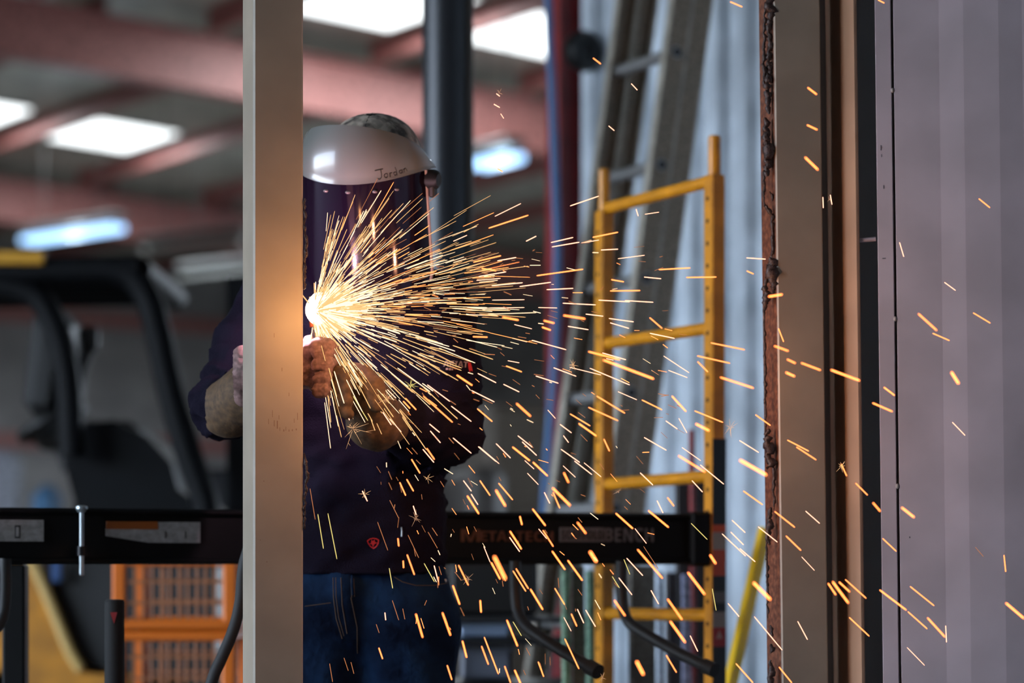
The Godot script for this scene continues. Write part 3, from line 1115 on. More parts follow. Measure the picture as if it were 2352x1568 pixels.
# ---------------------------------------------------------------- loose things round the bench and far back in the hall
func build_clutter() -> void:
	# orange crates stacked under the left end of the bench
	var org := mat("crate orange", Color(0.80, 0.40, 0.08), 0.42)
	var first: Node3D
	var d := 6.3
	var px := d / FPX
	var h := 0.196
	var base := P(398, HZ, d) * Vector3(1, 0, 1) - Vector3(0, 0, 0.2)
	var lbl := ["lowest orange grid crate of the stack, standing on the floor", "second orange grid crate from the floor in the stack", "third orange grid crate from the floor in the stack", "fourth orange grid crate of the stack, cut by the picture's lower edge", "top orange grid crate of the stack, its rim just under the bench"]
	for k in 5:
		if k == 0:
			first = thing("plastic_crate", lbl[0], "crate", base, "orange crates stacked behind the bench")
			var w := 0.325
			var mb: MB
			var piece := func(called: String, at: Vector3, size: Vector3, ch: float) -> void:
				var m2 := MB.new()
				m2.xf = Transform3D(Basis.IDENTITY, base)
				m2.box(at, size, ch)
				part(first, called, m2, org if called != "bar" and called != "cross_bar" else mat("crate grid", Color(0.58, 0.36, 0.22), 0.5))
			for s in [-1, 1]:
				for t in [-1, 1]:
					piece.call("corner_post", Vector3(s * (w / 2 - 0.018), h / 2, t * 0.188), Vector3(0.036, h - 0.004, 0.024), 0.006)
			for y in [0.014, h - 0.016]:
				for t in [-1, 1]:
					piece.call("rim", Vector3(0, y, t * 0.19), Vector3(w - 0.03, 0.026, 0.02), 0.006)
					piece.call("rim", Vector3(t * (w / 2 - 0.01), y, 0), Vector3(0.018, 0.026, 0.36), 0.006)
			for i in 12:
				var x := -w / 2 + 0.035 + (w - 0.07) * i / 11.0
				piece.call("bar", Vector3(x, h / 2, 0.189), Vector3(0.007, h - 0.05, 0.008), 0.002)
				if i % 2 == 0:
					piece.call("bar", Vector3(x, h / 2, -0.189), Vector3(0.007, h - 0.05, 0.008), 0.002)
			for y in [0.07, 0.125]:
				for t in [-1, 1]:
					piece.call("cross_bar", Vector3(0, y, t * 0.19), Vector3(w - 0.04, 0.008, 0.007), 0.002)
			mb = MB.new()
			mb.xf = Transform3D(Basis.IDENTITY, base)
			mb.box(Vector3(0, 0.004, 0), Vector3(w - 0.04, 0.006, 0.35), 0.001)
			part(first, "bottom", mb, org)
		else:
			var c := first.duplicate()
			c.name = numbered("plastic_crate")
			add_child(c)
			c.position = base + Vector3(0.003 * sin(k * 2.0), k * h, 0.004 * cos(k * 3.0))
			c.set_meta("label", lbl[k])
	# the upright handle with the red mark
	var hb := P(263, HZ, 4.82) * Vector3(1, 0, 1)
	var o := thing("grip_handle", "upright black rubber grip with a small red triangle, in front of the orange crates", "handle", hb)
	var mb2 := MB.new()
	mb2.xf = Transform3D(Basis.IDENTITY, hb)
	var top := EYE + (HZ - 1376) * 4.82 / FPX
	mb2.lathe(PackedVector2Array([Vector2(0.016, 0.12), Vector2(0.0205, 0.14), Vector2(0.0205, 0.6), Vector2(0.0198, 0.75), Vector2(0.0195, top - 0.006), Vector2(0.0175, top - 0.001), Vector2(0.012, top), Vector2(0.001, top)]), 24)
	part(o, "grip", mb2, mat("grip rubber", Color(0.03, 0.029, 0.031), 0.85, 0.0, "", 1.0, 0.0))
	mb2 = MB.new()
	mb2.xf = Transform3D(Basis.IDENTITY, hb)
	var ty := EYE + (HZ - 1418) * 4.82 / FPX
	mb2.prism(PackedVector2Array([Vector2(-0.0055, ty + 0.011), Vector2(0.0085, ty + 0.011), Vector2(0.0025, ty - 0.012)]), 0.015, 0.0203)
	part(o, "triangle_mark", mb2, mat("mark red", Color(0.45, 0.04, 0.05), 0.5), "small red triangle")
	mb2 = MB.new()
	mb2.xf = Transform3D(Basis.IDENTITY, hb)
	mb2.lathe(PackedVector2Array([Vector2(0.001, 0.0), Vector2(0.16, 0.0), Vector2(0.16, 0.012), Vector2(0.02, 0.02), Vector2(0.016, 0.13)]), 24)
	part(o, "stand", mb2, mat("bench black", Color.BLACK))
	# the cutting hose that hangs beside the post
	mb2 = MB.new()
	mb2.tube(smooth(PackedVector3Array([P(640, 1100, 4.66), P(600, 1190, 4.68), P(562, 1290, 4.7), P(552, 1380, 4.7), P(538, 1440, 4.7), P(513, 1502, 4.7), P(488, 1560, 4.7), P(470, 1640, 4.72), P(455, 1780, 4.76), P(430, 2000, 4.8), P(380, 2290, 4.86), P(300, 2372, 4.92)]), 4), 0.0115, 12)
	solid("cutting_hose", mb2, mat("hose grey", Color(0.10, 0.10, 0.105), 0.75), "thick dark grey hose curving down beside the steel post", "hose")
	# the flat yellow bar leaning against the wall beside the burnt post
	mb2 = MB.new()
	var b0 := P(1757, 1215, 5.9)
	var b1 := P(1530, 2275, 5.6)
	b1.y = 0.012
	mb2.xf = along(b1, b0)
	mb2.box(Vector3.ZERO, Vector3((b0 - b1).length(), 0.036, 0.02), 0.003)
	solid("brace_bar", mb2, mat("bright yellow", Color(0.95, 0.76, 0.03), 0.4), "bright yellow flat bar leaning behind the burnt steel column", "bar")
	# boards and sheets standing behind the scaffold
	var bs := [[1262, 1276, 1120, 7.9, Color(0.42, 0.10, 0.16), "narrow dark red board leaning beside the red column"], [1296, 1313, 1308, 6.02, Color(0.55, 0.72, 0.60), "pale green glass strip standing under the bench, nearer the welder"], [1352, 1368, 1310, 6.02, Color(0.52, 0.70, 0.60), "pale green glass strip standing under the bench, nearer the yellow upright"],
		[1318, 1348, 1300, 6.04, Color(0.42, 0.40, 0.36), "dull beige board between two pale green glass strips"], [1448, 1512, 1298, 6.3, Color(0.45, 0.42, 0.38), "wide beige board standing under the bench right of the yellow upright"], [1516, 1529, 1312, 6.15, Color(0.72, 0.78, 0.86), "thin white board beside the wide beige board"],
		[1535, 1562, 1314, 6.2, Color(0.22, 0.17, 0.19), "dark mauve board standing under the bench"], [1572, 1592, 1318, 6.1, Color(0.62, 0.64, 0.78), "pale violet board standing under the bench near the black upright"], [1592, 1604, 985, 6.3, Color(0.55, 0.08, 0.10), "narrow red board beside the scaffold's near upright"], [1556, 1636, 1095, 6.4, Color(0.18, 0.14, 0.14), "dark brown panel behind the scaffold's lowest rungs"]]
	for q in bs:
		var dd: float = q[3]
		var w: float = (q[1] - q[0]) * dd / FPX
		var th: float = EYE + (HZ - q[2]) * dd / FPX
		var at := P((q[0] + q[1]) / 2.0, HZ, dd) * Vector3(1, 0, 1)
		var mb := MB.new()
		mb.xf = turned(20, at) * Transform3D(Basis(Vector3.RIGHT, -0.02), Vector3.ZERO)
		mb.box(Vector3(0, th / 2, 0), Vector3(w, th, 0.016), 0.003)
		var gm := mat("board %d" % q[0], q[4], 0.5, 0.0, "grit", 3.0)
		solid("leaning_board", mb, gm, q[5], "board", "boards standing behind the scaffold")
	# boxes low behind the bench
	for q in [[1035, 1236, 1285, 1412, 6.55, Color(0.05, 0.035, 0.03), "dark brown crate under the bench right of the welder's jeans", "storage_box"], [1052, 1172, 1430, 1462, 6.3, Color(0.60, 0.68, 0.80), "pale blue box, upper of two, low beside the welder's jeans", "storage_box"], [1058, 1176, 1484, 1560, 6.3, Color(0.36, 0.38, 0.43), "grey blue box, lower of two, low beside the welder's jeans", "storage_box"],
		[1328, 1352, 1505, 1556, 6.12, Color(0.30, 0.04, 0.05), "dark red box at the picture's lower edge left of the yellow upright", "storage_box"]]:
		var dd: float = q[4]
		var a := P(q[0], q[3], dd)
		var b := P(q[1], q[2], dd)
		var mb := MB.new()
		mb.box(Vector3((a.x + b.x) / 2, (a.y + b.y) / 2, -dd - 0.15), Vector3(b.x - a.x, b.y - a.y, 0.3), 0.01)
		var bx := thing(q[7], q[6], "box", Vector3((a.x + b.x) / 2, a.y, -dd - 0.15), "boxes under the bench")
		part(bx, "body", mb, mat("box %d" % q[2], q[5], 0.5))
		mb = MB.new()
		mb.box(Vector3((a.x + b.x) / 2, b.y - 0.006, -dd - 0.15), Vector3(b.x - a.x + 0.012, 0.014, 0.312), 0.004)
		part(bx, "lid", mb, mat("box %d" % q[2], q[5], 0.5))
	# a steel shelf that carries them
	var sh := thing("storage_shelf", "dark steel shelf under the bench that carries the boxes", "shelf", P(1140, HZ, 6.45) * Vector3(1, 0, 1))
	for y in [1413, 1463, 1561, 1604]:
		var mb := MB.new()
		mb.box(P(1195, y, 6.45) + Vector3(0, -0.008, 0.02), Vector3(0.42, 0.012, 0.42), 0.002)
		part(sh, "shelf_board", mb, mat("shelf steel", Color(0.12, 0.12, 0.13), 0.5, 0.3))
	for s in [-0.205, 0.205]:
		for t in [-0.2, 0.2]:
			var mb := MB.new()
			mb.box(P(1195, HZ, 6.45) * Vector3(1, 0, 1) + Vector3(s, 0.46, t), Vector3(0.02, 0.92, 0.02), 0.003)
			part(sh, "shelf_post", mb, mat("shelf steel", Color.BLACK))
	# goods far back in the hall
	for q in [[-40, 52, 1040, 16.0, Color(0.62, 0.63, 0.68), "white wrapped load far back at the left edge", "wrapped_load"], [74, 140, 1118, 15.0, Color(0.25, 0.45, 0.62), "small blue bin far back, left of the forklift seat", "plastic_bin"], [318, 436, 1056, 15.5, Color(0.55, 0.56, 0.60), "white machine casing far back behind the forklift", "machine_casing"],
		[440, 640, 1080, 14.0, Color(0.10, 0.11, 0.14), "dark blue cabinet far back, left of the steel post", "tool_cabinet"], [1085, 1262, 935, 17.0, Color(0.44, 0.40, 0.36), "grey beige wrapped load far back, between the welder and the blue hose", "wrapped_load"], [1040, 1135, 1075, 14.5, Color(0.34, 0.32, 0.31), "low grey wrapped load far back beside the welder's elbow", "wrapped_load"]]:
		var dd: float = q[3]
		var w: float = (q[1] - q[0]) * dd / FPX
		var th: float = EYE + (HZ - q[2]) * dd / FPX
		var at := P((q[0] + q[1]) / 2.0, HZ, dd) * Vector3(1, 0, 1)
		var wrap := thing(q[6], q[5], {"wrapped_load": "load", "plastic_bin": "bin", "machine_casing": "machine", "tool_cabinet": "cabinet"}[q[6]], at)
		var mb := MB.new()
		mb.xf = turned(12, at)
		mb.box(Vector3(0, th / 2 + 0.06, 0), Vector3(w * 0.95, th - 0.12, 0.8), 0.06)
		part(wrap, "body", mb, mat("load %d" % q[0], q[4], 0.6, 0.0, "grit", 0.8))
		for s in [-0.42, 0.0, 0.42]:
			mb = MB.new()
			mb.xf = turned(12, at)
			mb.box(Vector3(s * w, 0.06, 0), Vector3(0.1 * w, 0.12, 0.8), 0.005)
			part(wrap, "foot_rail", mb, mat("pallet wood", Color(0.36, 0.28, 0.20), 0.8))

# ---------------------------------------------------------------- the two steel posts
func slag(parent: Node3D, called: String, list: Array, d: float, m: Material, lean := 0.0) -> void:
	var nz := FastNoiseLite.new()
	nz.seed = 11
	nz.frequency = 0.09
	for q in list:                     # [x0, y0, x1, y1, radius in pixels]
		var pts := PackedVector3Array()
		var rad := []
		var steps := maxi(6, int(absf(q[3] - q[1]) / 4.0))
		for i in steps + 1:
			var t := float(i) / steps
			var x := lerpf(q[0], q[2], t)
			var y := lerpf(q[1], q[3], t)
			var w := nz.get_noise_2d(y * 0.55, q[0] * 0.7)
			var w2 := nz.get_noise_2d(y * 1.1 + 90.0, q[1] * 0.3)
			pts.push_back(P(x + w * q[4] * 0.9, y, d - 0.004 * w2))
			rad.append(q[4] * d / FPX * (0.75 + 0.75 * w2 + 0.35 * w) * (0.35 + 0.65 * sqrt(maxf(0.0, sin(PI * t)))))
		var mb := MB.new()
		mb.tube(pts, rad, 10)
		part(parent, called, mb, m)

func build_posts() -> void:
	var paint := mat("post paint", Color(0.58, 0.53, 0.47), 0.5, 0.0, "faint", 1.3)
	var burnt := mat("burnt slag", Color(0.25, 0.17, 0.145), 0.42, 0.25, "rust", 12.0, 0.06)
	# left: the post being cut
	var phi := deg_to_rad(18.6)
	var e1 := Vector3(cos(phi), 0, -sin(phi))
	var nn := Vector3(sin(phi), 0, cos(phi))
	var w := 0.0925
	var c0 := P(582, HZ, 4.36) * Vector3(1, 0, 1)
	var at := c0 + e1 * w / 2 - nn * w / 2
	var o := thing("steel_post", "cream painted square steel post with orange glow in front of the welder, being cut", "post", at)
	var mb := MB.new()
	mb.xf = Transform3D(Basis(Vector3.UP, phi), at)
	mb.box(Vector3(0, 1.5, 0), Vector3(w, 3.0, w), 0.0035)
	part(o, "tube", mb, paint)
	mb = MB.new()
	mb.xf = Transform3D(Basis(Vector3.UP, phi), at)
	mb.box(Vector3(0, 0.005, 0), Vector3(0.2, 0.01, 0.2), 0.002)
	part(o, "base_plate", mb, paint)
	slag(o, "slag_bead", [[699, 455, 702, 560, 4], [703, 540, 699, 665, 5], [699, 1040, 705, 1085, 5], [705, 1075, 703, 1130, 6], [701, 1115, 699, 1215, 4]], 4.392, burnt)
	# scuffs: thin dark flecks where the paint is rubbed through
	mb = MB.new()
	mb.xf = Transform3D(Basis(Vector3.UP, phi), at)
	var hpx := 4.375 / FPX
	for q in [[630, 972, 1.5, 14], [637, 975, 2, 18], [643, 985, 1, 8], [652, 988, 2, 5], [657, 984, 1, 9], [664, 988, 1.5, 5], [672, 987, 2, 4], [681, 985, 2, 4], [626, 950, 1, 16], [641, 958, 1, 10], [617, 968, 1, 12], [684, 955, 1, 16], [676, 965, 1, 10], [648, 848, 1.2, 8], [613, 1290, 2, 2], [606, 1105, 2, 2], [630, 770, 1, 10], [664, 905, 1, 8], [598, 1240, 1, 3]]:
		var lx: float = (q[0] - 582.0) / 115.5 * w - w / 2
		mb.box(Vector3(lx, EYE + (HZ - q[1]) * hpx, w / 2), Vector3(q[2] * hpx, q[3] * hpx, 0.0006), 0.0001)
	var sc := part(o, "scuff_mark", mb, mat("scuff", Color(0.45, 0.35, 0.29), 0.8))
	sc.set_meta("kind", "stuff")
	# right: the column with the burnt edge
	var ln := Transform3D(Basis.IDENTITY, Vector3(0.66, 1.377, 0)) * Transform3D(Basis(Vector3(0, 0, 1), 0.0125), Vector3.ZERO) * Transform3D(Basis.IDENTITY, Vector3(-0.66, -1.377, 0))
	phi = deg_to_rad(15.0)
	e1 = Vector3(cos(phi), 0, -sin(phi))
	nn = Vector3(sin(phi), 0, cos(phi))
	c0 = P(1787, HZ, 4.62) * Vector3(1, 0, 1)
	at = c0 + e1 * 0.0475 - nn * 0.04
	o = thing("steel_column", "square steel column with a ragged torch-burnt left edge at the right", "column", at)
	mb = MB.new()
	mb.xf = ln * Transform3D(Basis(Vector3.UP, phi), at)
	mb.box(Vector3(0, 1.5, 0), Vector3(0.095, 3.0, 0.08), 0.0025)
	part(o, "tube", mb, paint)
	mb = MB.new()
	mb.xf = ln * Transform3D(Basis(Vector3.UP, phi), at)
	mb.box(Vector3(-0.0478, 1.5, 0.0), Vector3(0.0012, 2.98, 0.074), 0.0003)
	part(o, "scorched_edge", mb, mat("scorched steel", Color(0.52, 0.34, 0.25), 0.5, 0.1, "rust", 4.0), "scorched brown cut edge")
	slag(o, "slag_bead", [[1763, -30, 1772, 60, 13], [1757, 20, 1754, 200, 6], [1769, 40, 1767, 170, 10], [1765, 150, 1763, 245, 11], [1764, 240, 1770, 262, 8], [1761, 270, 1764, 405, 13], [1754, 380, 1755, 475, 4], [1770, 440, 1776, 462, 5], [1757, 470, 1777, 500, 6], [1775, 490, 1775, 600, 7], [1772, 590, 1774, 665, 17], [1762, 640, 1760, 720, 11], [1756, 700, 1758, 1010, 4], [1764, 985, 1768, 1075, 14], [1777, 1060, 1778, 1170, 5],
		[1770, 1165, 1764, 1195, 9], [1767, 1190, 1765, 1250, 10], [1761, 1240, 1764, 1420, 4], [1772, 1435, 1773, 1462, 6], [1772, 1478, 1772, 1500, 7], [1770, 1515, 1772, 1580, 9]], 4.628, burnt)
	mb = MB.new()
	mb.xf = ln * Transform3D(Basis(Vector3.UP, phi), at)
	mb.box(Vector3(0, 0.005, 0), Vector3(0.14, 0.01, 0.15), 0.002)
	part(o, "base_plate", mb, paint)

# ---------------------------------------------------------------- painted sheet cladding right of the burnt column
func build_cladding() -> void:
	var paint := mat("clad paint", Color(0.59, 0.55, 0.575), 0.42, 0.0, "faint", 1.0)
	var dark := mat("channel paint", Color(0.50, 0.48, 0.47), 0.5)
	var ln := Transform3D(Basis.IDENTITY, Vector3(0.66, 1.377, 0)) * Transform3D(Basis(Vector3(0, 0, 1), 0.0125), Vector3.ZERO) * Transform3D(Basis.IDENTITY, Vector3(-0.66, -1.377, 0))
	var e := Vector2(0.966, -0.259)
	var n := Vector2(0.259, 0.966)
	var far := Vector2(0.6236, -4.75)
	var near := far + n * 0.14
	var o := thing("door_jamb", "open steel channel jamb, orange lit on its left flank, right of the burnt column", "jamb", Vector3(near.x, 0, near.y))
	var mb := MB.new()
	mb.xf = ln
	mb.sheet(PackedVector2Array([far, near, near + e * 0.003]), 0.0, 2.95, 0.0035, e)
	part(o, "flank", mb, mat("tan of arc light", Color(0.62, 0.50, 0.41), 0.45, 0.0, "faint", 1.0))  # orange of the arc light is put into the flank's base colour
	mb = MB.new()
	mb.xf = ln
	mb.sheet(PackedVector2Array([far + e * 0.004, far + e * 0.17]), 0.0, 2.95, 0.004, -n)
	part(o, "web", mb, dark)
	mb = MB.new()
	mb.xf = ln
	mb.sheet(PackedVector2Array([far - e * 0.13 - n * 0.004, far + e * 0.004 - n * 0.004]), 0.0, 2.95, 0.004, -n)
	part(o, "gap_shade_plate", mb, dark)  # added plate that blocks daylight, so the gap beside the column stays dark
	mb = MB.new()
	mb.xf = ln
	var hy := EYE + (HZ - 551) / FPX * 4.62
	mb.tube(PackedVector3Array([Vector3(near.x + e.x * 0.003 - n.x * 0.01, hy - 0.001, near.y - n.y * 0.01), Vector3(near.x + e.x * 0.042 - n.x * 0.01, hy + 0.002, near.y - n.y * 0.01)]), 0.0042, 10)
	part(o, "cross_pin", mb, paint)
	var s0 := Vector2(0.6975, -4.6)
	var at: Callable
	e = Vector2(0.985, 0.174)
	n = Vector2(-0.174, 0.985)
	at = func(px: float, off: float) -> Vector2:
		var u := (px - CX) / FPX
		return s0 + e * ((4.6 * u - 0.6975) / (0.985 + 0.174 * u)) + n * off
	var c := thing("sheet_cladding", "lilac grey painted steel cladding with broad upright ribs, filling the right edge", "cladding", Vector3(s0.x, 0, s0.y))
	mb = MB.new()
	mb.xf = ln
	mb.sheet(PackedVector2Array([at.call(2018, -0.11), at.call(2018.5, -0.002), at.call(2020, 0.0), at.call(2054, 0.0), at.call(2055, -0.001), at.call(2055.5, -0.02)]), 0.0, 2.95, 0.002, Vector2(e.x, e.y) * 0.2 - n)
	part(c, "edge_trim", mb, paint)
	mb = MB.new()
	mb.xf = ln
	var line := PackedVector2Array([at.call(2060.5, -0.02), at.call(2061, -0.001), at.call(2062, 0.0), at.call(2080, 0.0)])
	for k in 4:
		var x0 := 2080.0 + 280.0 * k
		line.append_array(PackedVector2Array([at.call(x0 + 85, 0.0), at.call(x0 + 141, 0.0055), at.call(x0 + 222, 0.0055), at.call(x0 + 276, 0.0)]))
	mb.sheet(line, 0.0, 2.95, 0.002, -n)
	part(c, "ribbed_sheet", mb, paint)
	mb = MB.new()
	mb.xf = ln
	mb.sheet(PackedVector2Array([at.call(2050, -0.024), at.call(2900, -0.024)]), 0.0, 2.95, 0.01, -n)
	part(c, "backing", mb, dark)
	mb = MB.new()
	mb.xf = ln
	for q in [[2029, 340, 2, 12], [2030, 358, 1.5, 6], [2034, 430, 1.5, 8], [2033, 594, 8, 2.5], [2214, 536, 2, 12], [2258, 560, 1.5, 14], [2084, 1235, 3, 4], [2313, 1440, 2, 3], [2253, 806, 2, 4]]:
		var p: Vector2 = at.call(q[0], 0.0005)
		mb.box(Vector3(p.x, EYE + (HZ - q[1]) / FPX * -p.y, p.y), Vector3(q[2] * 0.00083, q[3] * 0.00083, 0.0006), 0.0001, Basis(Vector3.UP, deg_to_rad(-10)))
	var sc := part(c, "scuff_mark", mb, mat("scuff grey", Color(0.28, 0.27, 0.30), 0.7))
	sc.set_meta("kind", "stuff")
	# two ridges where the seam bulges
	for y in [212, 735, 1118]:
		mb = MB.new()
		mb.xf = ln
		var p: Vector2 = at.call(2057, 0.0)
		mb.ball(Vector3(p.x, EYE + (HZ - y) / FPX * 4.61, p.y), Vector3(0.0035, 0.005, 0.003), 10)
		part(c, "rivet", mb, dark)

# ---------------------------------------------------------------- the welder
func catcher(mb: MB, x0: float, y0: float, x1: float, y1: float) -> Array:   # the triangles of a surface near a logo or seam
	var got := []
	for i in range(0, mb.idx.size(), 3):
		var a := mb.v[mb.idx[i]]
		var px := CX + a.x / -a.z * FPX
		var py := HZ - (a.y - EYE) / -a.z * FPX
		if px > x0 - 16 and px < x1 + 16 and py > y0 - 16 and py < y1 + 16:
			got.append([a, mb.v[mb.idx[i + 1]], mb.v[mb.idx[i + 2]]])
	return got

func lay(tris: Array, x: float, y: float, lift: float) -> Vector3:           # the point of that surface at (x, y), lifted a little off it
	var from := Vector3(0, EYE, 0)
	var dir := (P(x, y, 1.0) - from).normalized()
	var best := 1e9
	for t in tris:
		var e1: Vector3 = t[1] - t[0]
		var e2: Vector3 = t[2] - t[0]
		var h := dir.cross(e2)
		var det := e1.dot(h)
		if absf(det) < 1e-12:
			continue
		var s: Vector3 = from - t[0]
		var u := s.dot(h) / det
		if u < -0.01 or u > 1.01:
			continue
		var q := s.cross(e1)
		var v := dir.dot(q) / det
		if v < -0.01 or u + v > 1.01:
			continue
		var r := e2.dot(q) / det
		if r > 0.1 and r < best:
			best = r
	if best > 1e8:
		best = 4.7
	return from + dir * (best - lift)

func seam(mb: MB, tris: Array, line: Array, rad: float) -> void:
	var pts := PackedVector3Array()
	for i in line.size() - 1:
		var n := maxi(2, int(Vector2(line[i][0], line[i][1]).distance_to(Vector2(line[i + 1][0], line[i + 1][1])) / 6.0))
		for k in n:
			pts.push_back(lay(tris, lerpf(line[i][0], line[i + 1][0], float(k) / n), lerpf(line[i][1], line[i + 1][1], float(k) / n), rad * 0.4))
	pts.push_back(lay(tris, line[-1][0], line[-1][1], rad * 0.4))
	mb.tube(pts, rad, 6)

func badge(mb: MB, tris: Array, poly: Array, lift := 0.0012) -> void:
	var pv := PackedVector2Array()
	for q in poly:
		pv.push_back(Vector2(q[0], q[1]))
	var t := Geometry2D.triangulate_polygon(pv)
	for i in range(0, t.size(), 3):
		var p := []
		for k in 3:
			p.append(lay(tris, pv[t[i + k]].x, pv[t[i + k]].y, lift))
		mb.ftri(p[0], p[1], p[2], Vector3(0, 0, 1))

func build_person() -> void:
	var hood_m := mat("hoodie cloth", Color(0.072, 0.060, 0.108), 0.85, 0.0, "", 9.0, 0.12)
	hood_m.metallic_specular = 0.15
	var base := P(840, HZ, 4.82) * Vector3(1, 0, 1)
	var o := thing("person", "person in dark hooded jacket, jeans, gloves and white browed face shield cutting a steel post", "person", base)
	# head frame: looking down towards the arc
	var H := P(848, 400, 4.76)
	var hz := Vector3(-sin(0.37), 0, cos(0.37))
	var f := (hz * cos(0.35) + Vector3(0, -sin(0.35), 0))
	var u := (hz * sin(0.35) + Vector3(0, cos(0.35), 0))
	var r := u.cross(f)
	var u0 := u
	u = u0 * cos(0.11) + r * sin(0.11)
	r = r * cos(0.11) - u0 * sin(0.11)
	var sl := P(640, 685, 4.84)
	var sr := P(1000, 722, 4.82)
	var el := P(512, 935, 4.72)
	var er := P(1026, 985, 4.74)
	var wl := P(600, 882, 4.56)
	var wr := P(880, 955, 4.60)
	var neck := P(838, 640, 4.86)
	var waist := P(838, 1290, 4.83)
	var hipl := P(745, 1420, 4.82)
	var hipr := P(925, 1420, 4.83)
	var kneel := P(722, 1900, 4.76)
	var kneer := P(950, 1900, 4.78)
	var ankl := P(715, 2330, 4.84)
	var ankr := P(960, 2330, 4.84)
	# the body: one skin from head to feet, mostly under the clothes
	var skin := mat("skin", Color(0.62, 0.42, 0.33), 0.6)
	var mb := MB.new()
	var b := Blob.new(Vector3(-0.75, 0.0, -5.05), Vector3(0.05, 1.9, -4.35), 0.016, 70.0)
	b.chain(PackedVector3Array([H - f * 0.02 - u * 0.12, neck, P(838, 760, 4.83), P(838, 1050, 4.83), waist]), [0.055, 0.055, 0.08, 0.08, 0.06])
	b.chain(PackedVector3Array([P(760, 720, 4.83), P(920, 730, 4.83)]), [0.07, 0.07])
	b.chain(PackedVector3Array([P(730, 715, 4.84), sl, el, wl, P(665, 852, 4.5)]), [0.05, 0.05, 0.038, 0.03, 0.026])
	b.chain(PackedVector3Array([P(930, 730, 4.83), sr, er, wr, P(850, 925, 4.53)]), [0.05, 0.05, 0.038, 0.03, 0.026])
	b.chain(PackedVector3Array([waist, hipl, kneel, ankl, ankl + Vector3(-0.02, -0.02, 0.13)]), [0.055, 0.055, 0.045, 0.035, 0.03])
	b.chain(PackedVector3Array([waist, hipr, kneer, ankr, ankr + Vector3(0.02, -0.02, 0.13)]), [0.055, 0.055, 0.045, 0.035, 0.03])
	b.finish()
	b.net(mb)
	b = Blob.new(H - Vector3.ONE * 0.17, H + Vector3.ONE * 0.15, 0.005, 170.0)
	b.chain(PackedVector3Array([H + u * 0.012 - f * 0.045, H + u * 0.012 + f * 0.012]), [0.082, 0.078])
	b.chain(PackedVector3Array([H - u * 0.03 + f * 0.02, H - u * 0.09 + f * 0.045]), [0.066, 0.036])
	b.chain(PackedVector3Array([H - u * 0.005 + f * 0.088, H - u * 0.045 + f * 0.106]), [0.007, 0.011])
	b.chain(PackedVector3Array([H - u * 0.075 + f * 0.075 - r * 0.02, H - u * 0.075 + f * 0.08, H - u * 0.075 + f * 0.075 + r * 0.02]), [0.007, 0.009, 0.007])
	for s in [-1.0, 1.0]:
		b.chain(PackedVector3Array([H + u * 0.012 + f * 0.076 + r * 0.018 * s, H + u * 0.01 + f * 0.068 + r * 0.048 * s]), [0.012, 0.01])
		b.chain(PackedVector3Array([H - u * 0.002 - f * 0.005 + r * 0.08 * s, H - u * 0.045 + f * 0.002 + r * 0.078 * s]), [0.014, 0.009])
	b.chain(PackedVector3Array([H - u * 0.05 - f * 0.03, H - u * 0.15 - f * 0.03]), [0.06, 0.055])
	b.finish()
	b.net(mb)
	part(o, "body", mb, skin)
	# the hooded jacket
	var folds := FastNoiseLite.new()
	folds.seed = 4
	folds.frequency = 7.0
	folds.fractal_octaves = 2
	var hem := P(838, 1318, 4.78).y
	var jk := MB.new()
	b = Blob.new(Vector3(-0.70, 0.90, -5.05), Vector3(0.03, 1.56, -4.42), 0.0088, 80.0)
	b.chain(PackedVector3Array([P(785, 770, 4.82), P(788, 1050, 4.83), P(788, 1370, 4.83)]), [0.125, 0.115, 0.122])
	b.chain(PackedVector3Array([P(896, 770, 4.82), P(892, 1050, 4.83), P(890, 1370, 4.83)]), [0.125, 0.113, 0.120])
	b.chain(PackedVector3Array([P(730, 715, 4.84), P(940, 730, 4.83)]), [0.085, 0.085])
	b.chain(PackedVector3Array([P(700, 705, 4.84), sl, P(570, 800, 4.79), el, wl]), [0.08, 0.068, 0.062, 0.056, 0.045])
	b.chain(PackedVector3Array([P(960, 725, 4.83), sr, P(1014, 850, 4.78), er, P(955, 978, 4.66), wr]), [0.085, 0.074, 0.070, 0.064, 0.058, 0.048])
	# the hood lying round the neck
	b.chain(PackedVector3Array([P(775, 672, 4.80), P(790, 630, 4.86), P(845, 605, 4.91), P(905, 632, 4.86), P(918, 680, 4.80), P(850, 745, 4.72), P(775, 672, 4.80)]), [0.035, 0.04, 0.045, 0.04, 0.035, 0.03, 0.035])
	b.finish(func(p: Vector3, d: float) -> float:
		var n1 := folds.get_noise_3d(p.x * 0.6 + p.y * 0.5, p.y * 1.5 - p.x * 0.9, p.z)
		var n2 := folds.get_noise_3d(p.x * 2.0, p.y * 3.6 + p.x * 1.5, p.z * 2.0 + 5.0)
		d += 0.017 * (absf(n1) - 0.2) + 0.005 * n2
		var tl := (p - el).dot((sl - el).normalized())
		if p.x < el.x + 0.14:
			d += 0.0055 * sin(tl * 105.0 + 9.0 * n1 + p.x * 30.0) * (1.0 - smoothstep(0.03, 0.2, absf(tl)))
		var tr2 := (p - er).dot((sr - er).normalized())
		if p.x > er.x - 0.12:
			d += 0.0055 * sin(tr2 * 95.0 + 9.0 * n1 - p.x * 30.0) * (1.0 - smoothstep(0.03, 0.2, absf(tr2)))
		if p.y < hem + 0.026:
			d += 0.004
		return maxf(d, hem - p.y), 0.035)
	b.net(jk)
	var jacket := part(o, "hooded_jacket", jk, hood_m)
	var tr := catcher(jk, 1010, 815, 1095, 865)
	var white := mat("logo pale", Color(0.62, 0.56, 0.58), 0.7)
	var redm := mat("logo red", Color(0.62, 0.04, 0.07), 0.7)
	mb = MB.new()
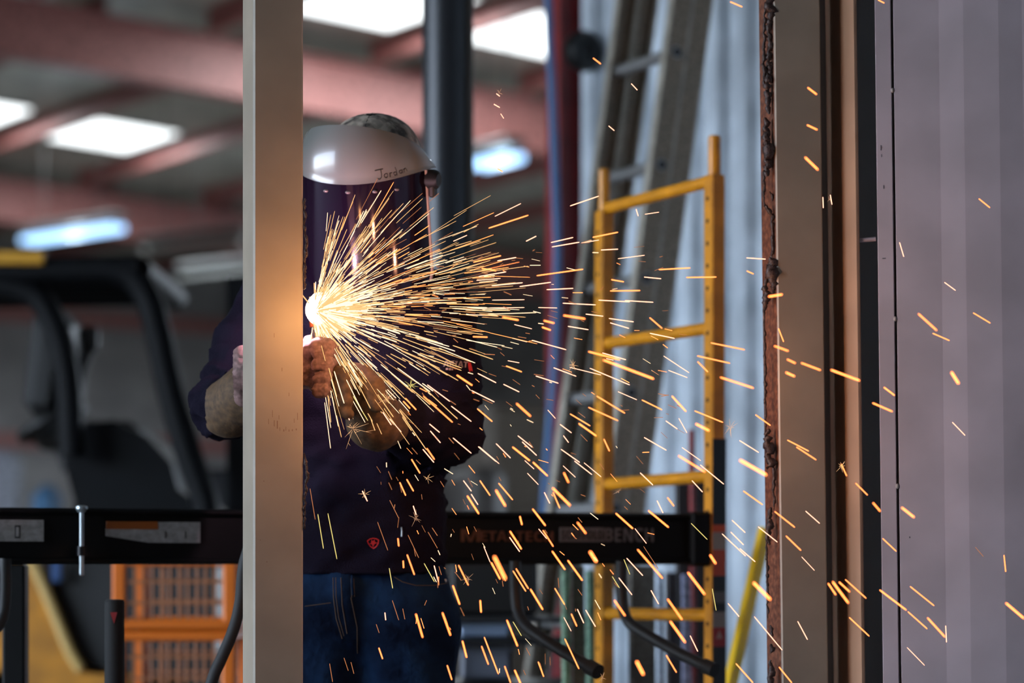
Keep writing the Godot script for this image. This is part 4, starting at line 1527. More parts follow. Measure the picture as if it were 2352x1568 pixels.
	var t := letters("ARIAT", 1.0, 1.0, 0.0)
	put_text(mb, [t[0], t[1]], func(p: Vector3) -> Vector3: return lay(tr, 1018.0 + p.x * 56.0 + p.y * 1.5, lerpf(841.5, 844.0, p.x) - p.y * 14.0, 0.0025))
	part(jacket, "lettering", mb, white)
	mb = MB.new()
	for q in [[1024, 845, 1029, 849], [1031, 845, 1036, 850], [1037, 846, 1041, 850]]:
		badge(mb, tr, [[q[0], q[1]], [q[2], q[1]], [q[2], q[3]], [q[0], q[3]]], 0.0025)
	part(jacket, "small_print", mb, white).set_meta("kind", "stuff")
	mb = MB.new()
	badge(mb, tr, [[1075, 832], [1081, 832.5], [1084, 843], [1086, 853], [1081, 850], [1079, 856], [1076, 846]], 0.0025)
	badge(mb, tr, [[1043, 845], [1047, 845.5], [1045, 850]], 0.0025)
	badge(mb, tr, [[1052, 842], [1057, 843], [1055, 846]], 0.0025)
	part(jacket, "red_tab", mb, redm)
	tr = catcher(jk, 840, 1230, 875, 1265)
	mb = MB.new()
	var ring := [[842.5, 1241.4], [849.4, 1236.2], [856.6, 1234.5], [863.8, 1235.6], [871, 1239], [869.8, 1247.7], [865, 1255.7], [858, 1260.6], [850.6, 1255.7], [845.4, 1248.8]]
	for i in ring.size():
		var p0: Array = ring[i]
		var p1: Array = ring[(i + 1) % ring.size()]
		var c := [856.8, 1246.5]
		badge(mb, tr, [p0, p1, [lerpf(p1[0], c[0], 0.2), lerpf(p1[1], c[1], 0.2)], [lerpf(p0[0], c[0], 0.2), lerpf(p0[1], c[1], 0.2)]])
	for q in [[852.5, 1238.0], [861.5, 1237.5], [868, 1246.5], [847.5, 1249.0], [857, 1258]]:
		badge(mb, tr, [[856.8 + (1246.5 - q[1]) * 0.28, 1246.5 + (q[0] - 856.8) * 0.28], q, [856.8 - (1246.5 - q[1]) * 0.28, 1246.5 - (q[0] - 856.8) * 0.28]], 0.0014)
	badge(mb, tr, [[852, 1243], [857, 1241.5], [862, 1243], [861, 1249], [857, 1252.5], [853, 1249]], 0.0016)
	part(jacket, "shield_emblem", mb, redm, "small red shield emblem")
	mb = MB.new()
	tr = catcher(jk, 905, 1180, 935, 1300)
	seam(mb, tr, [[922, 1210], [923, 1220], [922.5, 1232]], 0.0016)
	part(jacket, "zip_pull", mb, mat("zinc", Color.GRAY))
	# jeans
	var jeans := mat("denim", Color(0.075, 0.155, 0.26), 0.85, 0.0, "", 14.0, 0.15)
	jeans.albedo_texture = noise_tex("denim", 0.01, Color(0.45, 0.45, 0.5), Color(1.0, 1.0, 1.0))
	jeans.metallic_specular = 0.15
	jeans.uv1_scale = Vector3.ONE * 1.5
	var jn := MB.new()
	b = Blob.new(Vector3(-0.62, 0.05, -5.02), Vector3(0.02, 0.98, -4.6), 0.011, 80.0)
	b.chain(PackedVector3Array([P(785, 1330, 4.84), P(895, 1330, 4.84)]), [0.108, 0.108])
	b.chain(PackedVector3Array([P(772, 1360, 4.83), hipl, kneel, ankl]), [0.10, 0.098, 0.075, 0.075])
	b.chain(PackedVector3Array([P(900, 1360, 4.83), P(930, 1440, 4.82), kneer, ankr]), [0.10, 0.103, 0.075, 0.075])
	b.bone(P(790, 1340, 4.725), P(806, 1450, 4.74), 0.014, 0.019)
	b.finish(func(p: Vector3, d: float) -> float:
		var n1 := folds.get_noise_3d(p.x * 1.6 + p.y * 0.8, p.y * 2.2 + absf(p.x + 0.31) * 2.4, p.z)
		return d + 0.009 * (absf(n1) - 0.25), 0.035)
	b.net(jn)
	var jp := part(o, "jeans", jn, jeans)
	tr = catcher(jn, 700, 1300, 1050, 1520)
	mb = MB.new()
	for q in [[[765, 1326], [766, 1370], [772, 1420], [786, 1466]], [[771, 1326], [772, 1370], [778, 1418], [790, 1460]], [[783, 1326], [786, 1390], [797, 1455]], [[806, 1328], [808, 1372]], [[812, 1328], [814, 1370]], [[806, 1372], [820, 1440], [821, 1500]], [[905, 1324], [925, 1336], [955, 1344], [1000, 1344], [1028, 1338]], [[700, 1392], [760, 1384]]]:
		seam(mb, tr, q, 0.0009)
	part(jp, "stitching", mb, mat("stitch thread", Color(0.20, 0.16, 0.12), 0.8)).set_meta("kind", "stuff")
	mb = MB.new()
	seam(mb, tr, [[809, 1322], [809, 1345], [811, 1366]], 0.003)
	part(jp, "belt_loop", mb, jeans)
	mb = MB.new()
	mb.ball(lay(tr, 1023, 1333, 0.001), Vector3(0.0035, 0.0035, 0.002), 10)
	part(jp, "rivet", mb, mat("zinc", Color.GRAY))
	# boots
	for a in [ankl, ankr]:
		mb = MB.new()
		b = Blob.new(a + Vector3(-0.12, -0.09, -0.14), a + Vector3(0.12, 0.17, 0.26), 0.012, 90.0)
		b.chain(PackedVector3Array([a + Vector3(0, 0.12, 0), a, a + Vector3(0, -0.02, 0.08), a + Vector3(0, -0.035, 0.17)]), [0.058, 0.056, 0.05, 0.042])
		b.chain(PackedVector3Array([a + Vector3(0, -0.03, -0.04), a + Vector3(0, -0.04, 0.17)]), [0.045, 0.045])
		var sole: float = 0.004
		b.finish(func(p: Vector3, d: float) -> float: return maxf(d, sole - p.y))
		b.net(mb)
		part(o, "boot", mb, mat("boot leather", Color(0.13, 0.09, 0.06), 0.7))
	# gloves
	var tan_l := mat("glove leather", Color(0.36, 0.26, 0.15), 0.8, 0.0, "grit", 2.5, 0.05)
	var arc_pink_l := mat("glove arc pink leather", Color(0.54, 0.41, 0.40), 0.75, 0.0, "grit", 3.0, 0.05)  # pink of the arc light is mixed into this leather's colour
	var crease := func(p: Vector3, d: float) -> float:
		var n1 := folds.get_noise_3d(p.x * 1.5, p.y * 6.0, p.z * 1.5)
		return d + 0.004 * (absf(n1) - 0.2)
	mb = MB.new()
	b = Blob.new(P(470, 1030, 4.62) - Vector3(0, 0, 0.14), P(650, 770, 4.62) + Vector3(0, 0, 0.16), 0.006, 130.0)
	b.chain(PackedVector3Array([P(528, 938, 4.655), P(575, 900, 4.59), P(640, 868, 4.525)]), [0.058, 0.052, 0.042])
	b.finish(crease)
	b.net(mb)
	var g1 := part(o, "glove", mb, tan_l, "brown leather glove behind the steel post")
	mb = MB.new()
	b = Blob.new(P(535, 945, 4.53) - Vector3(0, 0, 0.13), P(800, 760, 4.47) + Vector3(0, 0, 0.12), 0.0038, 340.0)
	b.chain(PackedVector3Array([P(560, 820, 4.53), P(545, 862, 4.545), P(560, 912, 4.55)]), [0.022, 0.030, 0.020])
	b.chain(PackedVector3Array([P(575, 850, 4.54), P(645, 860, 4.52), P(690, 845, 4.50), P(738, 828, 4.50)]), [0.040, 0.038, 0.038, 0.035])
	b.bone(P(720, 800, 4.49), P(730, 870, 4.49), 0.026, 0.026)
	for k in 4:
		var y := 797.0 + 30.0 * k
		b.chain(PackedVector3Array([P(742, y, 4.50), P(765 - k * 2.0, y + 3, 4.465), P(752 - k * 3.0, y + 10, 4.435), P(728, y + 13, 4.435)]), [0.0125, 0.0118, 0.0114, 0.0105])
	b.chain(PackedVector3Array([P(700, 815, 4.47), P(728, 794, 4.445), P(757, 790, 4.44)]), [0.016, 0.014, 0.012])
	b.finish(func(p: Vector3, d: float) -> float: return d + 0.0013 * sin(p.y * 720.0 + 90.0 * p.x) * sin(p.y * 90.0) + 0.003 * folds.get_noise_3d(p.x * 4.0, p.y * 6.0, p.z * 4.0))
	b.net(mb)
	part(g1, "fingers", mb, arc_pink_l, "pale creased hand of the glove, its pink taken from the arc light")
	mb = MB.new()
	b = Blob.new(P(755, 1040, 4.52) - Vector3(0, 0, 0.12), P(935, 815, 4.52) + Vector3(0, 0, 0.12), 0.0042, 300.0)
	b.chain(PackedVector3Array([P(893, 968, 4.585), P(862, 965, 4.56), P(848, 925, 4.53), P(806, 890, 4.50)]), [0.044, 0.054, 0.045, 0.034])
	b.bone(P(868, 992, 4.57), P(850, 985, 4.56), 0.036, 0.034)
	b.chain(PackedVector3Array([P(830, 862, 4.49), P(858, 892, 4.462), P(864, 926, 4.452)]), [0.024, 0.022, 0.017])
	for k in 4:
		var y := 848.0 + 28.5 * k
		b.chain(PackedVector3Array([P(812, y, 4.50), P(785 + k, y - 4, 4.478), P(778 + k * 2.0, y + 8, 4.447), P(794 + k * 2.0, y + 17, 4.432)]), [0.0130, 0.0122, 0.0116, 0.011])
	b.finish(func(p: Vector3, d: float) -> float: return d + 0.004 * (absf(folds.get_noise_3d(p.x * 4.0, p.y * 3.0, p.z * 3.0)) - 0.2))
	b.net(mb)
	part(o, "glove", mb, tan_l, "brown leather glove under the arc")
	# the camouflage cap
	var camo := mat("camouflage cloth", Color.WHITE, 0.85)
	camo.albedo_texture = noise_tex("camo", 0.02, Color.BLACK, Color.WHITE, FastNoiseLite.TYPE_SIMPLEX, 2, [PackedFloat32Array([0.0, 0.36, 0.39, 0.54, 0.57, 1.0]), PackedColorArray([Color(0.26, 0.23, 0.21), Color(0.26, 0.23, 0.21), Color(0.48, 0.43, 0.38), Color(0.48, 0.43, 0.38), Color(0.62, 0.57, 0.52), Color(0.62, 0.57, 0.52)])])
	camo.uv1_triplanar = true
	camo.uv1_scale = Vector3.ONE * 3.2
	mb = MB.new()
	var cc := H + u * 0.030 - f * 0.034 - r * 0.006
	mb.xf = Transform3D(Basis(r, u, f), cc)
	var rows := []
	for i in 13:
		var line := PackedVector3Array()
		for k in 37:
			var a := TAU * k / 36
			var e := PI * 0.58 * i / 12.0
			var puck := 1.0 + 0.02 * sin(a * 6.0) * sin(e)
			line.push_back(Vector3(sin(e) * cos(a) * 0.093 * puck, cos(e) * 0.079, sin(e) * sin(a) * 0.104 * puck))
		rows.append(line)
	mb.skin(rows, -0.003)
	var cap := part(o, "cap", mb, camo)
	mb = MB.new()
	mb.xf = Transform3D(Basis(r, u, f), cc)
	for s in 3:
		var arc := PackedVector3Array()
		for k in 19:
			var e := -PI * 0.52 + PI * 1.04 * k / 18
			var a := PI * s / 3.0 + 0.3
			arc.push_back(Vector3(sin(e) * cos(a) * 0.0955, cos(e) * 0.081, sin(e) * sin(a) * 0.1065))
		mb.tube(arc, 0.0014, 6)
	part(cap, "seam", mb, mat("cap seam", Color(0.07, 0.06, 0.05), 0.9))
	build_shield(o, H, f, u, r)

func build_shield(o: Node3D, H: Vector3, f: Vector3, u: Vector3, r: Vector3) -> void:
	var hard := mat("shield white plastic", Color(0.40, 0.40, 0.39), 0.24)
	hard.clearcoat_enabled = true
	hard.clearcoat = 0.3
	hard.clearcoat_roughness = 0.05
	var root := Node3D.new()
	root.name = "face_shield"
	o.add_child(root, true)
	root.set_meta("label", "white browed face shield with a dark glossy visor")
	var on := func(a: float, y: float, rad: float, fwd: float) -> Vector3:
		return H + u * y + (f * cos(a) * fwd + r * sin(a)) * rad
	# brow guard
	var g := MB.new()
	var rows := []
	for i in 15:
		var t := i / 14.0
		var line := PackedVector3Array()
		for k in 49:
			var a := deg_to_rad(-93.0 + 186.0 * k / 48.0)
			var c := maxf(cos(a), -0.1)
			var lo := 0.0115 + 0.024 * (1.0 - c) - 0.014 * pow(1.0 - c, 3.0)
			var hi := lo + 0.012 + 0.094 * pow(maxf(c, 0.0), 0.7)
			var rad := 0.137 - (0.008 + 0.028 * maxf(c, 0.0)) * t * t + 0.0025 * (1.0 - smoothstep(0.0, 0.07, t))
			line.push_back(on.call(a, lerpf(lo, hi, t), rad, 1.1))
		rows.append(line)
	g.skin(rows, 0.003)
	var brow := part(root, "brow_guard", g, hard)
	# the owner's name in marker pen
	var tr := catcher(g, 855, 378, 940, 416)
	var pen := MB.new()
	var oval := func(x: float, y: float, rx: float, ry: float) -> Array:
		var l := []
		for k in 13:
			l.append([x + rx * cos(TAU * k / 12), y + ry * sin(TAU * k / 12)])
		return l
	for s in [[[860.6, 392.1], [870, 390.2], [879.7, 387.9]], [[874, 388.5], [876, 399], [876, 406.6], [872.8, 412], [869, 411.6], [866, 409.3]], oval.call(886.6, 403.6, 4.0, 5.0), [[895, 396.7], [896.2, 406.6]], [[895.8, 400], [898.1, 396.3], [900, 397.4]],
		oval.call(907.3, 399.0, 3.3, 3.9), [[906.9, 383.7], [910.3, 392.8], [912.2, 402.8]], oval.call(920.3, 394.6, 3.2, 3.8), [[923.0, 389.8], [925.3, 398]], [[926.8, 388.3], [928.7, 395.9]], [[927.5, 390.5], [930.2, 386], [933.3, 388.3], [935.2, 392.8]]]:
		seam(pen, tr, s, 0.00085)
	part(brow, "handwriting", pen, mat("marker ink", Color(0.07, 0.05, 0.045), 0.5))
	# visor
	var visor := mat("dark visor", Color(0.10, 0.05, 0.125), 0.10, 0.5)
	var v := MB.new()
	var edge := PackedVector3Array()
	rows = []
	var foot := func(s: float) -> float:
		var t := clampf((absf(s) - 0.72) / 0.28, 0.0, 1.0)
		return -0.232 + 0.055 * (1.0 - sqrt(1.0 - t * t))
	for i in 21:
		var t := i / 20.0
		var line := PackedVector3Array()
		for k in 49:
			var s := -1.0 + 2.0 * k / 48.0
			var a := deg_to_rad(80.0) * s
			line.push_back(on.call(a, lerpf(0.02, foot.call(s), t), 0.131 + 0.007 * t, 1.12))
		rows.append(line)
	v.skin(rows, 0.002)
	var vis := part(root, "visor", v, visor)
	for i in 21:
		edge.push_back(rows[i][0])
	for k in range(1, 49):
		edge.push_back(rows[20][k])
	for i in range(19, -1, -1):
		edge.push_back(rows[i][48])
	var rim := MB.new()
	rim.tube(edge, 0.0048, 8)
	part(root, "visor_rim", rim, mat("visor rim", Color(0.62, 0.54, 0.54), 0.35))
	# clips along the brow and the pivot knobs
	for a in [-12.0, 8.0, 30.0, 48.0]:
		var clip := MB.new()
		var p: Vector3 = on.call(deg_to_rad(a), -0.004, 0.134, 1.12)
		clip.ball(p, Vector3(0.0055, 0.0035, 0.004), 10)
		part(root, "clip", clip, mat("clip grey", Color(0.40, 0.36, 0.37), 0.25, 0.3))
	for s in [-1.0, 1.0]:
		var kb := MB.new()
		var c: Vector3 = on.call(deg_to_rad(84.0) * s, 0.0, 0.139, 1.1)
		var out: Vector3 = (r * s + f * 0.1).normalized()
		var pts := PackedVector3Array([c - out * 0.012, c + out * 0.004, c + out * 0.013, c + out * 0.016])
		kb.tube(pts, [0.019, 0.02, 0.017, 0.012], 9)
		kb.box(c + out * 0.004 - u * 0.018 + f * 0.004, Vector3(0.012, 0.03, 0.02), 0.003, Basis(r, u, f))
		part(root, "pivot_knob", kb, mat("knob black", Color(0.02, 0.02, 0.022), 0.6))
	var band := MB.new()
	var ring := PackedVector3Array()
	for k in 25:
		ring.push_back(H + u * 0.014 - f * 0.012 + (f * cos(TAU * k / 24) * 1.08 + r * sin(TAU * k / 24)) * 0.103)
	band.tube(ring, 0.009, 8, false, 0.3)
	part(root, "head_band", band, mat("knob black", Color.BLACK))

func build_torch() -> void:
	var tip := P(718, 724, 4.475)
	var o := thing("cutting_torch", "cutting torch held in both gloves, its copper tip at the arc", "torch", P(800, 860, 4.48))
	var mb := MB.new()
	mb.tube(smooth(PackedVector3Array([P(905, 985, 4.57), P(860, 925, 4.52), P(800, 872, 4.485), P(760, 842, 4.478)]), 5), 0.015, 12)
	part(o, "torch_handle", mb, mat("black plastic", Color.BLACK))
	mb = MB.new()
	mb.tube(smooth(PackedVector3Array([P(764, 845, 4.478), P(742, 815, 4.476), P(728, 775, 4.475), P(722, 745, 4.475)]), 5), 0.0075, 12)
	part(o, "torch_neck", mb, mat("torch steel", Color(0.25, 0.25, 0.26), 0.4, 0.7))
	mb = MB.new()
	mb.tube(PackedVector3Array([P(723, 750, 4.475), P(721, 738, 4.475), tip]), [0.0095, 0.009, 0.0055], 12)
	part(o, "copper_tip", mb, mat("copper", Color(0.72, 0.36, 0.22), 0.35, 0.9), "copper tip")

# ---------------------------------------------------------------- sparks
# x0, y0, x1, y1 in the picture and the width w in pixels: w 0 is a faint thin one, -2 a yellow green one, over 3 one that flies nearer to the lens than the plane of focus
func near_list() -> Array:
	return [1100,1025,1147,1065,2, 1139,1018,1173,1052,3, 1177,1026,1217,1058,6, 1199,1014,1233,1046,3, 1189,1000,1223,1027,3, 1224,1061,1258,1093,6, 1205,1057,1227,1077,2, 1211,1086,1237,1113,2, 1294,1000,1306,1016,3, 1288,1031,1332,1062,3,
		1319,1058,1360,1090,3, 1341,1062,1381,1095,2, 1293,1069,1322,1096,2, 1295,1085,1306,1108,8, 1387,1008,1400,1036,5, 1479,1004,1531,1034,3, 1558,1046,1620,1084,8, 1566,1027,1610,1058,2, 1608,1067,1663,1112,3, 1698,1011,1743,1039,3,
		1699,1056,1761,1091,11, 1707,1127,1752,1159,4, 1470,1085,1500,1114,3, 1589,1103,1614,1130,3, 1102,1103,1126,1138,4, 1145,1109,1178,1148,4, 1139,1125,1161,1162,9, 1073,1138,1100,1180,6, 1064,1103,1083,1128,3, 1082,1134,1098,1159,3,
		1269,1120,1310,1161,9, 1270,1130,1286,1167,5, 1223,1168,1253,1207,6, 1250,1130,1263,1156,3, 1326,1199,1346,1225,8, 1414,1178,1454,1214,6, 1489,1172,1536,1211,6, 1509,1149,1523,1178,3, 1533,1142,1548,1162,5, 1587,1201,1625,1239,-2,
		1194,1185,1199,1205,6, 1171,1219,1198,1261,6, 1170,1233,1194,1267,3, 1247,1217,1271,1255,5, 1237,1214,1256,1237,2, 1268,1265,1298,1308,6, 1304,1286,1338,1333,6, 1355,1266,1370,1290,11, 1135,1277,1161,1330,13, 1128,1291,1149,1330,6,
		1111,1254,1126,1291,2, 1464,1261,1522,1328,7, 1439,1281,1477,1322,3, 1478,1254,1512,1306,0, 1458,1213,1485,1248,2, 1580,1314,1619,1365,9, 1631,1274,1644,1294,9, 1730,1337,1770,1377,11, 1681,1194,1712,1223,3, 1658,1225,1713,1277,3,
		1699,1259,1735,1290,3, 1678,1221,1708,1251,3, 1741,1209,1786,1245,3, 1779,1174,1826,1211,5, 1805,1230,1840,1264,5, 1178,1310,1208,1358,4, 1185,1305,1214,1352,5, 1218,1352,1247,1400,6, 1274,1350,1297,1388,4, 1421,1326,1452,1366,3,
		1433,1284,1447,1319,-2, 1406,1323,1423,1350,-2, 1495,1355,1513,1387,3, 1411,1378,1436,1414,8, 1533,1375,1567,1423,8, 1539,1426,1574,1475,9, 1636,1351,1645,1402,-2, 1672,1385,1698,1416,3, 1732,1415,1797,1493,3, 1295,1417,1312,1449,2]

func low_list() -> Array:
	return [1312,1409,1325,1438,5, 1326,1398,1341,1431,3, 1345,1400,1368,1439,3, 1297,1466,1330,1536,4, 1164,1423,1189,1484,6, 1178,1427,1198,1460,-2, 1062,1471,1072,1510,6, 1106,1483,1122,1526,5, 1112,1462,1145,1548,4, 1159,1529,1173,1568,5,
		1182,1538,1196,1570,6, 1236,1519,1249,1554,4, 1462,1518,1478,1549,12, 1530,1504,1554,1544,5, 1585,1459,1603,1496,3, 1690,1523,1730,1568,4, 1789,1531,1819,1568,4, 1040,1344,1056,1388,6, 1053,1297,1076,1344,5, 1103,1378,1105,1406,6,
		712,1121,724,1193,0, 730,1180,743,1260,-2, 753,1178,774,1284,-2, 832,1127,844,1151,3, 895,1148,916,1190,0, 918,1107,932,1138,4, 934,1100,950,1128,4, 949,1161,956,1182,3, 867,1198,891,1264,0, 914,1236,916,1254,5,
		935,1273,952,1320,5, 926,1287,927,1304,5, 894,1304,902,1351,-2, 974,1293,998,1336,-2, 997,1298,1007,1336,3, 955,1409,971,1464,7, 1016,1406,1035,1459,7, 884,1406,886,1424,3, 870,1487,879,1513,4, 1027,1527,1038,1561,5,
		901,1378,916,1424,0, 937,1228,962,1281,0, 983,1221,1005,1259,0, 790,1510,800,1540,0, 806,1520,813,1547,0, 757,1523,764,1566,0, 864,1433,871,1453,0, 925,1397,930,1422,0, 980,1378,975,1390,0, 1008,1300,1014,1320,0,
		1808,1010,1858,1036,4, 1829,1026,1875,1056,5, 1965,1109,1993,1137,5, 2005,1154,2022,1174,8, 1932,1065,1945,1093,5, 2071,1165,2100,1188,9, 2027,1236,2059,1266,4, 1850,1173,1883,1202,3, 1841,1278,1871,1310,2, 1902,1339,1920,1366,7,
		1912,1335,1949,1385,9, 1941,1330,1990,1374,5, 1927,1336,1952,1359,7, 1950,1417,1997,1461,4, 2020,1354,2082,1401,6, 2085,1404,2130,1444,4, 2090,1346,2146,1391,4, 2130,1418,2171,1463,7, 2172,1436,2174,1475,3, 2306,1274,2310,1313,4,
		2310,1384,2352,1420,9, 2083,1486,2124,1528,2, 1832,1426,1855,1469,3, 2240,1256,2259,1278,0, 1677,4,1705,16,5, 1855,201,1876,217,7, 1854,287,1877,298,7, 1849,361,1879,390,9, 1890,452,1891,478,3, 1907,447,1911,470,3,
		2066,556,2076,590,3, 2248,456,2274,477,4, 2169,648,2195,667,3, 2109,720,2152,759,8, 2235,718,2275,742,4, 2142,765,2181,782,4, 2017,0,2031,7,4, 1140,215,1148,221,3, 1134,239,1148,247,3, 1150,261,1157,272,2]

func side_list() -> Array:
	return [1362,133,1380,147,5, 1450,192,1464,207,3, 1398,289,1411,300,3, 1143,388,1154,394,4, 1309,473,1376,450,3, 1136,497,1197,467,2, 1122,524,1214,494,4, 1461,480,1466,496,3, 1481,492,1514,487,2, 1208,554,1232,542,3,
		1265,557,1317,545,3, 1267,567,1331,556,3, 1335,558,1376,551,2, 1380,574,1420,572,3, 1361,545,1420,533,4, 1419,594,1481,586,2, 1513,619,1586,615,4, 1479,636,1519,640,3, 1576,637,1646,636,4, 1404,642,1433,647,4,
		1401,668,1471,667,4, 1374,689,1447,693,3, 1435,690,1501,694,3, 1292,696,1369,700,3, 1294,724,1344,732,8, 1345,721,1386,726,3, 1398,731,1456,739,3, 1401,741,1445,754,3, 1492,729,1521,754,5, 1492,765,1550,777,3,
		1304,749,1352,757,3, 1632,787,1711,803,5, 1601,817,1677,834,5, 1602,830,1626,854,5, 1654,866,1731,891,8, 1351,807,1424,826,7, 1385,826,1502,870,9, 1383,810,1438,826,3, 1271,844,1324,864,3, 1308,843,1381,861,2,
		1354,845,1447,884,3, 1524,817,1583,856,2, 1535,850,1579,867,2, 1370,909,1436,949,5, 1351,935,1420,966,5, 1419,899,1463,918,2, 1474,918,1521,941,4, 1543,909,1576,945,6, 1595,943,1661,970,4, 1598,973,1629,989,9,
		1529,966,1556,985,3, 1329,972,1370,1001,6, 1309,950,1356,978,4, 1286,974,1313,994,3, 1258,941,1276,961,2, 1559,960,1578,994,2, 1735,952,1770,977,4, 1714,592,1759,595,3, 1715,622,1731,629,4, 1765,681,1797,676,9,
		1788,754,1800,785,4, 1778,794,1811,806,8, 1840,833,1885,850,8, 1808,825,1827,834,8, 1805,855,1825,864,9, 1908,849,1975,874,9, 2030,889,2055,908,6, 2004,925,2050,945,7, 2185,854,2202,881,10, 2187,969,2217,1000,3,
		1041,554,1073,540,2, 1087,602,1151,587,4, 1142,599,1186,591,3, 1106,616,1140,622,4, 1099,635,1163,624,3, 1094,644,1150,639,2, 1129,656,1201,649,3, 1193,658,1266,648,3, 1232,633,1340,618,4, 1130,689,1205,688,2,
		1122,707,1205,706,2, 1071,722,1143,725,2, 1072,705,1119,710,3, 1154,728,1191,735,7, 1181,745,1222,755,2, 1249,736,1273,742,7, 1245,751,1265,758,6, 1086,773,1120,774,5, 1176,776,1211,785,2, 1221,781,1301,803,3,
		1166,828,1193,833,2, 1162,840,1199,854,4, 1097,857,1140,879,3, 1230,863,1283,880,3, 1049,861,1085,885,6, 1156,882,1193,900,3, 1255,665,1317,662,3, 1236,706,1280,707,2, 981,883,1034,922,3, 972,909,1040,970,5,
		1036,932,1083,968,3, 1096,938,1131,968,4, 1040,1005,1083,1041,3, 931,914,956,941,4, 926,921,942,938,4, 1098,1025,1140,1060,3, 945,1054,965,1087,4, 980,1029,998,1055,5, 971,1031,997,1062,3, 879,946,899,976,3,
		895,961,922,992,2, 793,900,809,928,3, 788,931,803,965,3, 830,904,852,938,3, 811,909,845,966,-2, 814,861,841,900,3, 986,973,1010,993,3, 988,989,1012,1017,3, 1082,896,1136,923,3, 1186,926,1219,956,8]

const ARC := Vector2(712, 716)

func backdrop(x: float, y: float) -> String:      # what is seen behind a spark
	if x > 2062: return "before the ribbed cladding"
	if x > 2018: return "before the cladding's edge trim"
	if x > 1895: return "before the orange lit jamb"
	if x > 1752: return "before the burnt column" if y < 1000 else "before the burnt column's lower part"
	if x > 1668: return "before the pale wall" if y < 1100 else "before the wall and yellow bar"
	if x > 1614: return "before the scaffold's near upright"
	if y > 1182 and y < 1293 and x > 1040: return "before the bench beam"
	if x > 1412:
		if y > 1293: return "under the bench right of the far upright"
		return "before the ladder above the second rung" if y < 790 else "between the scaffold's two lower rungs"
	if x > 1352: return "before the scaffold's far upright"
	if x > 1245:
		if y > 1293: return "before the boards under the bench"
		return "before the red column" if y < 800 else "before the red column's foot"
	if x > 1045:
		if y > 1293: return "before the boxes under the bench"
		return "before the upper hall" if y < 680 else "right of the jacket sleeve" if y < 950 else "below the jacket's elbow"
	if y > 1318: return "before the jeans"
	return "before the visor" if y < 680 else "before the jacket's chest" if y < 1040 else "before the jacket's lower front"

func spark_mesh() -> ArrayMesh:
	var mb := MB.new()
	mb.lathe(PackedVector2Array([Vector2(0.02, -0.5), Vector2(0.75, -0.485), Vector2(1.0, -0.44), Vector2(1.0, 0.44), Vector2(0.75, 0.485), Vector2(0.02, 0.5)]), 6)
	return mb.mesh()

func spark_at(a: Vector3, b: Vector3, rad: float) -> Transform3D:
	var y := b - a
	var x := y.cross(Vector3(0.2, 0.1, 1.0)).normalized()
	var z := x.cross(y).normalized()
	return Transform3D(Basis(x * rad, y, z * rad), (a + b) * 0.5)

